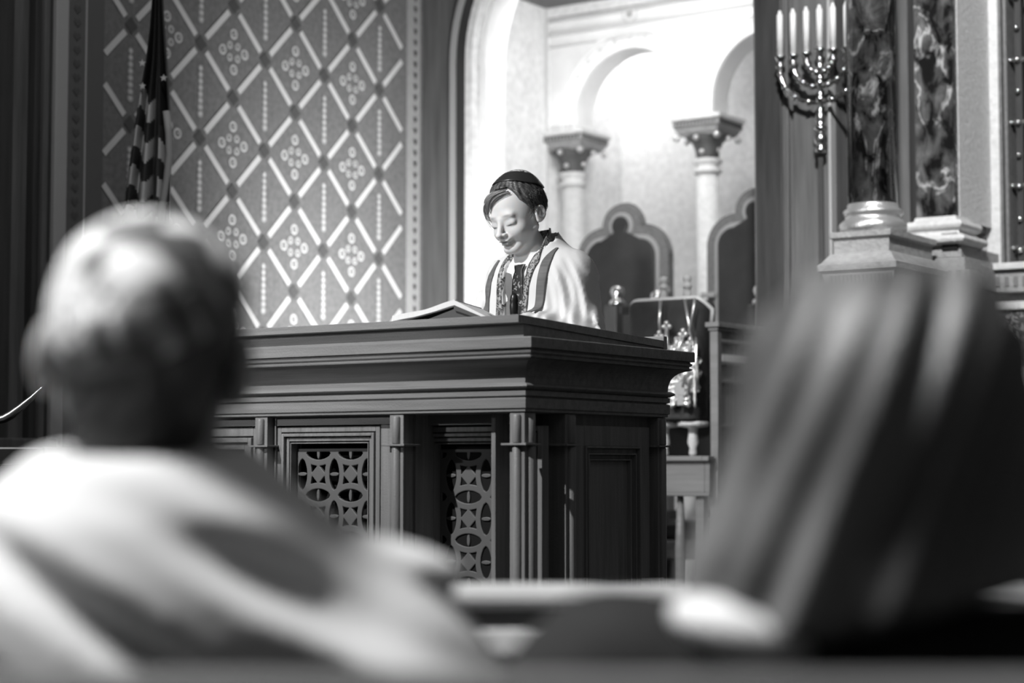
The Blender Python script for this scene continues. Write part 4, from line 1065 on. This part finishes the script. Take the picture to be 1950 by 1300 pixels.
for i in range(95):        # fringe combed sideways to his right
    s0 = random.random(); x0 = .046-.075*s0
    st_ = np.array((x0+random.gauss(0, .003), -.050-.010*random.random(), .094)); en = np.array((-.045-.022*s0+random.gauss(0, .005), -.072+random.gauss(0, .006), .060-.026*random.random()))
    mid = np.array((st_[0]-.035, -.080, .088+random.gauss(0, .004))); pts = []; lf = .007+.008*random.random()
    for k in range(9):
        t_ = k/8; q = (1-t_)**2*st_+2*t_*(1-t_)*mid+t_*t_*en
        pts.append(toB(surf(q, lf*(.7+.7*math.sin(PI*min(1, t_*1.1))))))
    r_ = random.uniform(.0006, .0014); lk.tube(pts, [r_*(1-.75*k/8) for k in range(9)], 5)
for i in range(46):         # longer wisps over his right temple
    st_ = np.array((-.025-random.random()*.025, -.060, .080)); en = np.array((-.058+random.gauss(0, .007), -.080+random.gauss(0, .008), .016+random.gauss(0, .012))); mid = np.array((-.070, -.082, .062)); pts = []
    lf = random.uniform(.007, .016)
    for k in range(9):
        t_ = k/8; q = (1-t_)**2*st_+2*t_*(1-t_)*mid+t_*t_*en; pts.append(toB(surf(q, lf*(.6+.8*math.sin(PI*t_)))))
    r_ = random.uniform(.0006, .0013); lk.tube(pts, [r_*(1-.7*k/8) for k in range(9)], 5)
lk.build('fringe', 'lock', BY); lks = {1: MB(), -1: MB()}
for i in range(260):        # short hair at the side and back
    sd = 1 if random.random() < .7 else -1; y = random.uniform(-.03, .085); z = random.uniform(.005, .075)
    st_ = np.array((sd*.09, y, z)); en = st_+np.array((0, random.uniform(-.02, .018), -.03)); pts = []
    if abs(y-.012) < .02 and z < .045: continue
    for k in range(5):
        t_ = k/4; pts.append(toB(surf(st_+(en-st_)*t_, .008+.005*math.sin(PI*t_))))
    lks[sd].tube(pts, [.0007*(1-.6*k/4) for k in range(5)], 4)
for q in lks.values(): q.build('side_hair', 'lockdark', BY)
# kippah
kc = np.array((0, .022, .020)); kx = MB(); kx.smooth = True; NR = 14; NS = 48
KR = Matrix.Rotation(math.radians(-25), 3, 'X')   # leans back
rings = []
for j in range(NR+1):
    a = math.radians(4+48*j/NR); rr_ = []
    for i in range(NS):
        b = 2*PI*i/NS; d = KR @ Vector((math.sin(a)*math.cos(b), math.sin(a)*math.sin(b), math.cos(a))); d = np.array(d)
        q = kc+d*.02; lo, hi = 0., .2
        for _ in range(16):
            m_ = (lo+hi)/2
            if float(skull((kc+d*m_)[None].astype('f'))[0]) < .0125: lo = m_
            else: hi = m_
        lift_ = .010*math.cos(a*1.6)**2+.0012*math.cos(b*6)*math.sin(a); rr_.append(kx.bm.verts.new(toB(kc+d*(lo+lift_))))
    rings.append(rr_)
kx.slots = ['satin', 'paisley']
for j in range(NR):
    kx.cur = 1 if j < 6 else 0
    for i in range(NS): kx.face([rings[j][i], rings[j+1][i], rings[j+1][(i+1) % NS], rings[j][(i+1) % NS]])
kx.cur = 1; kx.face(rings[0])
ko = kx.build('kippah', None, BY); so = ko.modifiers.new('thick', 'SOLIDIFY'); so.thickness = .002; so.offset = 1
# ---- clothes
def armc(P, a, b, c, r0, r1, r2): return smin(cone(P, a, b, r0, r1), cone(P, b, c, r1, r2), .03)
def jacketf(P):
    t = cone(P, (0, .065, SHZ-.09), (0, .07, .72), .128, .138); t = smin(t, cone(P, SL, SR, .050, .050), .05); t = smax(t, np.abs(P[..., 1]-.065)-.118, .04)
    t = smin(t, armc(P, SL, EL, HLp+(EL-HLp)*.17, .052, .050, .038), .03); t = smin(t, armc(P, SR, ER, HRp+(ER-HRp)*.17, .052, .050, .038), .03)
    t = smin(t, cone(P, (0, .055, SHZ-.01), nb+np.array((0, .0, .035)), .075, .058), .02)
    t = smax(t, P[..., 2]-(SHZ+.045), .006)
    t = smax(t, .62-P[..., 2], .01)
    # V opening for shirt and tie
    V = np.abs(P[..., 0])-(P[..., 2]-(SHZ-.13))*.30; op = np.maximum(V, P[..., 1]-.03); t = smax(t, -op, .006)
    return t+.002*np.sin(P[..., 2]*60+P[..., 0]*40)
xj = np.arange(-.34, .34, .007, dtype='f'); yj = np.arange(-.36, .26, .007, dtype='f'); zj = np.arange(.58, SHZ+.08, .007, dtype='f')
jo, jv, jF = net_obj('suit_jacket', jacketf, xj, yj, zj, 'suit', BY)
def shirtf(P):
    t = cone(P, (0, .065, SHZ-.09), (0, .07, .72), .132, .13); t = smax(t, np.abs(P[..., 1]-.065)-.112, .04); t = smin(t, cone(P, SL*.7, SR*.7+np.array((0, .02, 0)), .045, .045), .05)
    c = cone(P, (0, .045, SHZ-.02), nb+np.array((0, -.012, .040)), .062, .0555); t = smin(t, c, .012)
    Zc = P[..., 2]-(SHZ+.030+(-P[..., 1]+.03)*-.25); t = smax(t, Zc, .003)
    V = np.abs(P[..., 0])-(P[..., 2]-(SHZ-.012))*.9; t = smax(t, -np.maximum(V, P[..., 1]-.02), .004)
    return t
so_, sv, sF = net_obj('shirt', shirtf, np.arange(-.2, .2, .005, dtype='f'), np.arange(-.1, .24, .005, dtype='f'), np.arange(.7, SHZ+.09, .005, dtype='f'), 'shirt', BY)
MB().use('black')
tp = MB()      # trousers and shoes, below the desk
def trouf(P):
    f = np.full(P.shape[:-1], 9., 'f')
    for sx in (-1, 1): f = smin(f, cone(P, (sx*.075, .07, .76), (sx*.092, .07, .08), .095, .058), .03)
    f = smin(f, cone(P, (-.03, .07, .80), (.03, .07, .80), .115, .115), .04)
    return smax(smax(f, P[..., 2]-.86, .01), .05-P[..., 2], .004)
net_obj('trousers', trouf, np.arange(-.24, .24, .012, dtype='f'), np.arange(-.1, .26, .012, dtype='f'), np.arange(.02, .90, .012, dtype='f'), 'suit', BY)
def shoef(P):
    f = np.full(P.shape[:-1], 9., 'f')
    for sx in (-1, 1): f = np.minimum(f, smin(ell(P, (sx*.096, .0, .035), (.046, .13, .042)), cone(P, (sx*.09, .07, .03), (sx*.09, .07, .08), .05, .045), .02))
    return smax(f, .001-P[..., 2], .002)
net_obj('shoes', shoef, np.arange(-.2, .2, .01, dtype='f'), np.arange(-.16, .16, .01, dtype='f'), np.arange(-.02, .15, .01, dtype='f'), 'black', BY)
# prayer shawl
TEL = EL+np.array((.0, -.0, -.0))
def tallf(P):
    X, Y, Z = P[..., 0], P[..., 1], P[..., 2]
    t = cone(P, (0, .065, SHZ-.09), (0, .07, .74), .142, .160); t = smin(t, cone(P, SL, SR, .062, .062), .06); t = smax(t, np.abs(Y-.065)-.137, .05)
    t = smin(t, armc(P, SL, EL, EL+(HLp-EL)*.60, .064, .074, .066), .05)
    t = smin(t, armc(P, SR, ER, ER+(HRp-ER)*.45, .062, .068, .060), .05)
    t = smin(t, cone(P, (0, .075, SHZ-.02), nb+np.array((0, .004, .060)), .088, .062), .035)
    # folds
    am = np.clip((np.abs(X)-.085)/.04, 0, 1)*np.clip((SHZ+.02-Z)/.08, .15, 1)
    d_ = X*1.0+Z*.42+.3*(Y-.05)
    fold = am*(.0060*np.sin(d_*125+2.2*np.sin(Z*17)+1.3*np.sin(X*21))+.0032*np.sin(d_*240+3*np.sin(Z*23+1)))
    fold += .005*np.sin(Z*150+X*60+np.sin(X*35)*2)*np.clip((X-.10)/.04, 0, 1)*np.clip((SHZ-.16-Z)/.05, 0, 1)
    t = t+fold*.9
    slope = SHZ+.075+np.clip(Y-.02, -.1, .1)*.35
    t = smax(t, Z-slope, .010)
    # front opening, narrow at the bottom, wide at the neck
    w_ = .022+np.clip((Z-(SHZ-.30)), 0, .4)*.085
    op = np.maximum(np.abs(X+.013)-w_, Y-.05); t = smax(t, -op, .005)
    hol = np.hypot(X, (Y-.032))-.060; t = smax(t, -np.maximum(hol, SHZ-.06-Z), .006)
    return smax(t, .60-Z, .01)
to, tv, tF = net_obj('prayer_shawl', tallf, np.arange(-.36, .37, .006, dtype='f'), np.arange(-.36, .28, .006, dtype='f'), np.arange(.57, SHZ+.13, .006, dtype='f'), 'tallit', BY)
bvhT = BVHTree.FromPolygons([Vector(q) for q in tv], [tuple(int(a) for a in f) for f in tF])
bvhJ = BVHTree.FromPolygons([Vector(q) for q in sv], [tuple(int(a) for a in f) for f in sF])
def drape(name, m, path, width, bvh=bvhT, lift_=.003, nacross=7, par=BY, wf=None, pre=None):
    """ribbon given by front-view (x, z) centre points, dropped on the cloth from in front"""
    mb = MB(); mb.smooth = True; pts = []
    for (x0, z0), (x1, z1) in zip(path, path[1:]):
        for k in range(10): pts.append((x0+(x1-x0)*k/10, z0+(z1-z0)*k/10))
    pts.append(path[-1]); rows = []; last = None
    for i, (x, z) in enumerate(pts):
        a = pts[max(0, i-1)]; b = pts[min(len(pts)-1, i+1)]; dx, dz = b[0]-a[0], b[1]-a[1]; L_ = math.hypot(dx, dz) or 1; nx, nz = -dz/L_, dx/L_
        w_ = width*(wf(i/(len(pts)-1)) if wf else 1); row = []
        for k in range(nacross):
            t_ = (k/(nacross-1)-.5)*w_; px_, pz_ = x+nx*t_, z+nz*t_; h = bvh.ray_cast(Vector((px_, -.6, pz_)), Vector((0, 1, 0)))
            y = h[0].y if h[0] is not None and h[0].y < .2 else (last if last is not None else 0.)
            last = y; row.append(Vector((px_, y, pz_)))
        rows.append(row)
    # smooth depth along and across
    for _ in range(3):
        for i in range(1, len(rows)-1):
            for k in range(nacross): rows[i][k].y = (rows[i-1][k].y+2*rows[i][k].y+rows[i+1][k].y)/4
    if pre:
        extra = []
        for c_, d_ in pre:
            d_ = Vector(d_).normalized()*width; extra.append([Vector(c_)+d_*(k/(nacross-1)-.5)+Vector((0, lift_, 0)) for k in range(nacross)])
        rows = extra+rows
        for _ in range(5):
            old = [[p.copy() for p in r] for r in rows]
            for i in range(1, min(len(rows)-1, len(extra)+8)):
                for k in range(nacross): rows[i][k] = (old[i-1][k]+2*old[i][k]+old[i+1][k])/4
    R1 = [[mb.bm.verts.new(p-Vector((0, lift_, 0))) for p in r] for r in rows]
    for i in range(len(R1)-1):
        for k in range(nacross-1): mb.face([R1[i][k], R1[i][k+1], R1[i+1][k+1], R1[i+1][k]])
    o = mb.build(name, m, par); so = o.modifiers.new('thick', 'SOLIDIFY'); so.thickness = .0025; so.offset = 0; return o
Z0 = SHZ
drape('neckband', 'atarah', [(.050, Z0+.006), (.040, Z0-.025), (.030, Z0-.075), (.025, Z0-.15), (.024, Z0-.30)], .034, pre=[((0, .090, Z0+.086), (0, -.1, 1)), ((.028, .080, Z0+.086), (0, -.1, 1)), ((.045, .056, Z0+.084), (-.1, 0, 1)), ((.053, .032, Z0+.074), (-.3, 0, 1)), ((.056, .008, Z0+.056), (-.6, 0, .8)), ((.055, -.018, Z0+.030), (-.9, 0, .5))])
drape('neckband', 'atarah', [(-.060, Z0+.0), (-.062, Z0-.04), (-.060, Z0-.10), (-.060, Z0-.16), (-.060, Z0-.30)], .026, pre=[((0, .090, Z0+.086), (0, -.1, 1)), ((-.028, .080, Z0+.086), (0, -.1, 1)), ((-.045, .056, Z0+.084), (.1, 0, 1)), ((-.054, .030, Z0+.070), (.3, 0, 1)), ((-.060, .004, Z0+.048), (.6, 0, .8)), ((-.061, -.018, Z0+.026), (.9, 0, .5))])
drape('shawl_stripe', 'tstripe', [(.084, Z0+.034), (.084, Z0+.01), (.084, Z0-.02), (.082, Z0-.075), (.080, Z0-.15), (.080, Z0-.28)], .024, wf=lambda t: .2+.8*min(1, t*3.5))
drape('shawl_stripe', 'tstripe', [(-.105, Z0+.01), (-.112, Z0-.04), (-.116, Z0-.10), (-.116, Z0-.16), (-.114, Z0-.24), (-.114, Z0-.28)], .022, wf=lambda t: .45+.55*min(1, t*3))
drape('tie', 'tie', [(0.0, Z0-.012), (0.0, Z0-.035), (.0, Z0-.045), (.001, Z0-.10), (.002, Z0-.18), (.002, Z0-.27)], .054, bvh=bvhJ, lift_=.008, wf=lambda t: (.75-.25*t/.15) if t < .15 else .5+.5*(t-.15)/.85)
for sx in (-1, 1):
    drape('neck_cord', 'paper', [(sx*.046, Z0+.045), (sx*.042, Z0-.0), (sx*.030, Z0-.05)], .003, lift_=.006, nacross=3)
#FOREGROUND
# ================================================================ FOREGROUND (frame: x = right, y = away from the camera)
def fg_loc(u, D): p = RT*((u-975)/3600*D)+FW*D; return (p.x, p.y, 0)
def rear_pew(label, D, z, x0, x1, rail=True):
    t = thing('pew', label, 'pew', (FW.x*D, FW.y*D, 0), YAW)
    cap = MB(); cap.box(x0, x1, -.03, .03, z-.028, z); cap.build('cap_rail', 'pewwood_lit' if rail else 'pewwood', t, .010)
    MB().box(x0, x1, -.012, .012, .42, z-.028).build('backrest', 'pewwood', t)
    if rail: MB().box(x0, x1, -.022, -.0125, z-.085, z-.052).build('back_moulding', 'pewwood_lit', t, .004)
    MB().box(x0, x1, .012, .46, .40, .44).build('seat', 'pewwood', t, .01)
    for x in (x0, x1): MB().box(x-.02, x+.02, -.04, .48, 0, z-.04).build('end_panel', 'pewwood', t, .01)
    return t
zr_ = atd(1060, 1112, 2.30).z
rear_pew('wooden pew with brightly lit cap rail, in front of the seated man and woman', 2.30, zr_, -1.6, 1.3)
zr2 = atd(1060, 1284, 1.18).z
rear_pew('wooden pew the seated man and woman sit in, nearest the camera', 1.18, zr2, -1.1, .9, False)
#MAN
def figure(name, label, u, D, parts): pass
mD = 1.55
ml = fg_loc(280, mD); MA = thing('person', 'man seen from behind in a pale shirt and patterned satin skullcap, seated at left', 'person', ml, YAW)
pxm = mD/3600
mzv = lambda v: 1.15+(885-v)*pxm
MH = np.array((0., 0., mzv(650)+.0), 'f'); MS = .9; Rm = np.array(Matrix.Rotation(math.radians(4), 3, 'Z') @ Matrix.Rotation(math.radians(5), 3, 'Y') @ Matrix.Rotation(math.radians(-6), 3, 'X'), 'f')
def toM(P): return ((P-MH) @ Rm)/MS
def mskull(Q): return smin(ell(Q, (0, -.012, .018), (.076, .094, .083)), ell(Q, (0, .03, -.035), (.060, .058, .078)), .03)
def mface(Q):
    A = Q.copy(); A[..., 0] = np.abs(Q[..., 0]); f = mskull(Q)
    f = smin(f, ell(Q, (0, .070, -.105), (.026, .022, .018)), .025); f = smin(f, cone(A, (.056, .0, -.06), (.014, .07, -.106), .018, .014), .022)
    f = smin(f, cone(Q, (0, .084, .008), (0, .112, -.036), .007, .011), .01); f = smin(f, ell(A, (.03, .078, .016), (.026, .012, .009)), .012)
    f = smax(f, -ell(A, (.032, .104, -.004), (.019, .018, .014)), .012); f = smin(f, ell(A, (.031, .080, -.004), (.014, .012, .012)), .004)
    f = smin(f, ell(Q, (0, .092, -.066), (.024, .012, .012)), .01); f = smax(f, -ell(Q, (0, .106, -.067), (.02, .01, .002)), .003)
    q = (A-np.array((.087, -.006, -.022), 'f')) @ rot(0, 0, 28).astype('f'); e = ell(q, (0, 0, 0), (.010, .022, .036)); e = smax(e, -ell(q, (.009, .003, .003), (.006, .012, .021)), .004)
    return smin(f, e, .008)
msz = mzv(905)
mSR = np.array((.190, .03, mzv(1130)-.065)); mSL = np.array((-.225, -.0, mzv(1040)-.06))
mER = np.array((.325, .06, mzv(1300)-.14)); mEL = np.array((-.32, .08, .80))
def seated(P, SRr, SLl, ERr, ELl, hip=.50):
    f = cone(P, (0, .02, msz-.14), (0, .03, hip+.1), .14, .15); f = smin(f, cone(P, SRr, SLl, .06, .06), .08); f = smax(f, np.abs(P[..., 1]-.02)-.13, .06)
    for a, b, h in ((SRr, ERr, np.array((.16, .36, .62))), (SLl, ELl, np.array((-.16, .36, .62)))):
        f = smin(f, cone(P, a, b, .055, .043), .05); f = smin(f, cone(P, b, h, .042, .028), .02)
    for sx in (-1, 1):
        f = smin(f, cone(P, (sx*.09, .08, hip+.04), (sx*.11, .52, hip+.06), .085, .06), .04); f = smin(f, cone(P, (sx*.11, .52, hip+.06), (sx*.11, .54, .08), .058, .04), .02); f = smin(f, ell(P, (sx*.11, .60, .04), (.045, .12, .04)), .02)
    return f
def handf(P, h, sx):
    f = ell(P, h, (.036, .05, .015))
    for k, (o_, L_) in enumerate(((-.027, .058), (-.009, .068), (.009, .064), (.027, .05))):
        b = h+np.array((sx*o_, .04, 0)); f = smin(f, smin(cone(P, b, b+np.array((0, L_*.55, -.002)), .0092, .0085), cone(P, b+np.array((0, L_*.55, -.002)), b+np.array((0, L_, -.018)), .0085, .0072), .003), .004)
    tb = h+np.array((-sx*.03, .0, 0)); return smin(f, cone(P, tb, tb+np.array((-sx*.022, .045, -.004)), .011, .0085), .01)
def manf(P):
    f = mface(toM(P)); f = smin(f, cone(P, MH+np.array((0, .022, -.06), 'f'), (.0, .012, msz-.02), .052, .060), .025)
    b = seated(P, mSR, mSL, mER, mEL); f = smin(f, b, .04)
    f = smin(f, handf(P, np.array((.16, .38, .615)), 1), .012); f = smin(f, handf(P, np.array((-.16, .38, .615)), -1), .012); return f
xm_ = axis_pts([(-.44, -.11, .012), (-.11, .11, .0045), (.11, .44, .012)]); ym_ = axis_pts([(-.2, -.12, .012), (-.12, .14, .0045), (.14, .76, .012)]); zm_ = axis_pts([(-.01, .58, .014), (.58, msz+.0, .012), (msz, mzv(400), .0045)])
net_obj('body', manf, xm_, ym_, zm_, 'skin', MA, tone=lambda v: np.full(len(v), .42))
def mhair(P):
    Q = toM(P); f = smin(mskull(Q), cone(Q, (0, -.018, -.02), (0, .004, -.085), .058, .052), .02)-.010+.002*np.sin(Q[..., 0]*240+6*np.sin(Q[..., 2]*30))+.003*vnoise(Q, 45, 5)
    Y, Z = Q[..., 1], Q[..., 2]; keep = np.minimum(.052-np.clip(.05-Z, 0, .1)*.55-Y, Z+.098+Y*-.3)
    f = smax(f, -keep, .006); A = Q.copy(); A[..., 0] = np.abs(Q[..., 0]); return smax(f, -ell(A, (.088, .004, -.024), (.022, .022, .038)), .004)
net_obj('hair', mhair, np.arange(-.12, .12, .004, dtype='f'), np.arange(-.14, .13, .004, dtype='f'), np.arange(mzv(600)-.13, mzv(400), .004, dtype='f'), 'hair', MA, tone=lambda v: np.clip(.045+.02*vnoise(toM(v), 80, 2), .015, .3))
# skullcap
def mkip(P):
    Q = toM(P); D_ = P-MH; base = np.maximum(mskull(Q)-.0155+.0022*vnoise(Q, 38, 9), -(mskull(Q)-.011))
    return smax(base, -(-.35*D_[..., 1]+.88*D_[..., 2]-.30*D_[..., 0]-.006), .003)
net_obj('kippah', mkip, np.arange(-.13, .13, .003, dtype='f'), np.arange(-.15, .13, .003, dtype='f'), np.arange(mzv(600)-.09, mzv(385), .003, dtype='f'), 'kippah', MA)
def mshirt(P):
    X, Y, Z = P[..., 0], P[..., 1], P[..., 2]
    f = cone(P, (0, .02, msz-.14), (0, .03, .52), .165, .175); f = smin(f, cone(P, mSR, mSL, .082, .082), .09); f = smax(f, np.abs(Y-.02)-.158, .06)
    f = smin(f, cone(P, (.0, .0, msz-.03), (.0, -.004, msz+.035), .115, .076), .05)
    f = smin(f, cone(P, mSR, mSR+(mER-mSR)*.85, .082, .066), .05); f = smin(f, cone(P, mSL, mSL+(mEL-mSL)*.85, .078, .062), .05)
    s_ = Z+.50*X; fo = .011*np.sin(s_*62+1.2*np.sin(X*10+1))+.005*np.sin(s_*118+2*np.sin(X*8)); fo = fo*np.clip((msz+.0-Z)/.08, 0, 1)
    f = f+fo; f = smax(f, Z-(msz+.024+.12*Y), .012); f = smax(f, .50-Z, .01); return smax(f, -(np.hypot(X, Y+.0)-.066+np.clip(msz-.02-Z, 0, 1)*9), .006)
net_obj('shirt', mshirt, np.arange(-.5, .5, .009, dtype='f'), np.arange(-.24, .3, .009, dtype='f'), np.arange(.46, msz+.08, .009, dtype='f'), 'shirt2', MA)
def trou2(P, hip=.50):
    f = np.full(P.shape[:-1], 9., 'f')
    for sx in (-1, 1): f = smin(f, cone(P, (sx*.09, .06, hip+.04), (sx*.11, .52, hip+.06), .105, .075), .05); f = smin(f, cone(P, (sx*.11, .53, hip+.06), (sx*.11, .55, .12), .073, .058), .02)
    return smax(f, .08-P[..., 2], .01)
net_obj('trousers', trou2, np.arange(-.24, .24, .014, dtype='f'), np.arange(-.1, .68, .014, dtype='f'), np.arange(.05, .66, .014, dtype='f'), 'suit', MA)
#WOMAN
wD = 1.36; wl_ = fg_loc(1668, wD); WO = thing('person', 'woman with long straight hair and dark dress with pale shoulder patch, seen from behind', 'person', wl_, YAW)
pxw = wD/3600
wz_ = lambda v: 1.15+(885-v)*pxw
wx_ = lambda u: (u-1668)*pxw
WH = np.array((0., .0, wz_(800)), 'f'); Rw = np.array(Matrix.Rotation(math.radians(-14), 3, 'Z') @ Matrix.Rotation(math.radians(10), 3, 'Y'), 'f')
def toW(P): return (P-WH) @ Rw
wsz = wz_(1190)
wSR = np.array((.16, .01, wsz-.06)); wSL = np.array((-.19, .02, wsz-.05))
def womf(P):
    f = mface(toW(P)/.94)*.94; f = smin(f, cone(P, WH+np.array((0, -.01, -.06), 'f'), (-.01, .0, wsz-.02), .050, .052), .025)
    b = cone(P, (0, .02, wsz-.15), (0, .03, .56), .12, .14); b = smin(b, cone(P, wSR, wSL, .05, .05), .08); b = smax(b, np.abs(P[..., 1]-.02)-.115, .06)
    for a, c, h in ((wSR, np.array((.25, .1, .74)), np.array((.12, .36, .61))), (wSL, np.array((-.27, .1, .74)), np.array((-.12, .36, .61)))):
        b = smin(b, cone(P, a, c, .046, .037), .05); b = smin(b, cone(P, c, h, .036, .024), .02)
    for sx in (-1, 1):
        b = smin(b, cone(P, (sx*.09, .08, .51), (sx*.09, .50, .53), .085, .055), .04); b = smin(b, cone(P, (sx*.09, .50, .53), (sx*.09, .52, .08), .052, .035), .02); b = smin(b, ell(P, (sx*.09, .57, .04), (.04, .11, .035)), .02)
    f = smin(f, b, .04); f = smin(f, handf(P, np.array((.12, .38, .605)), 1), .012); return smin(f, handf(P, np.array((-.12, .38, .605)), -1), .012)
xw_ = axis_pts([(-.36, -.11, .012), (-.11, .11, .0055), (.11, .36, .012)]); yw_ = axis_pts([(-.2, -.12, .012), (-.12, .14, .0055), (.14, .72, .012)]); zw_ = axis_pts([(-.01, wsz, .014), (wsz, wz_(540), .0055)])
net_obj('body', womf, xw_, yw_, zw_, 'skin', WO, tone=lambda v: np.full(len(v), .42))
def whair(P):
    Q = toW(P); X, Y, Z = P[..., 0], P[..., 1], P[..., 2]
    f = mskull(Q/.94)*.94-.016
    # curtain of hair falling to lower left
    c1 = cone(P, (wx_(1668), -.035, wz_(760)), (wx_(1575), -.05, wz_(1090)), .082, .086)
    c1 = smin(c1, cone(P, (wx_(1610), -.03, wz_(880)), (wx_(1448), -.03, wz_(1100)), .072, .052), .04)
    c1 = smin(c1, cone(P, (wx_(1740), -.02, wz_(760)), (wx_(1790), -.03, wz_(1120)), .080, .088), .05)
    c1 = smax(c1, -(Y+.115), .03)
    f = smin(f, c1, .05)
    s_ = X+.34*(WH[2]+.05-Z)*1.0
    st_ = .0042*np.sin(s_*75+1.5*np.sin(s_*31))+.003*np.sin(s_*190+2*np.sin(Z*8)); f = f+st_
    f = smax(f, (wz_(1165)+.25*X)-Z, .02)
    return smax(f, -np.maximum.reduce([np.abs(X)-.055, .045-Y, Z-(WH[2]+.05)])*1.0, .01)
def wtone(v):
    s_ = v[:, 0]+.40*(WH[2]+.05-v[:, 2]); n = .5+.5*np.sin(s_*55+1.7*np.sin(s_*23+1)+.8*np.sin(v[:, 2]*14)); n2 = .5+.5*np.sin(s_*210+3*np.sin(s_*60)); return np.clip(.055+.12*n**1.5+.03*n2, .01, .5)
net_obj('hair', whair, np.arange(-.26, .24, .005, dtype='f'), np.arange(-.17, .16, .005, dtype='f'), np.arange(wz_(1200), wz_(520), .005, dtype='f'), 'hair', WO, tone=wtone)
def wdress(P):
    X, Y, Z = P[..., 0], P[..., 1], P[..., 2]
    f = cone(P, (0, .02, wsz-.13), (0, .03, .50), .135, .17); f = smin(f, cone(P, wSR, wSL, .064, .066), .09); f = smax(f, np.abs(Y-.02)-.132, .06)
    f = smin(f, cone(P, wSR, (.25, .1, .74), .06, .05), .05); f = smin(f, cone(P, wSL, (-.27, .1, .74), .064, .05), .05)
    for sx in (-1, 1): f = smin(f, cone(P, (sx*.09, .08, .51), (sx*.1, .50, .53), .088, .08), .05)
    f = f+.004*np.sin(X*40+Z*35); f = smax(f, Z-(wsz+.03), .02); return smax(f, .36-Z, .01)
net_obj('dress', wdress, np.arange(-.4, .4, .01, dtype='f'), np.arange(-.22, .66, .01, dtype='f'), np.arange(.32, wsz+.08, .01, dtype='f'), 'darkcloth', WO)
def wpatch(P):
    f = ell(P, (wx_(1385), -.065, wz_(1182)), (.050, .045, .021), rot(0, 16, 0)); return f+.0*P[..., 0]
net_obj('collar', wpatch, np.arange(wx_(1385)-.09, wx_(1385)+.09, .004, dtype='f'), np.arange(-.14, .04, .004, dtype='f'), np.arange(wz_(1182)-.05, wz_(1182)+.05, .004, dtype='f'), 'shirt', WO)  # white oval in place of her brightly lit bare shoulder
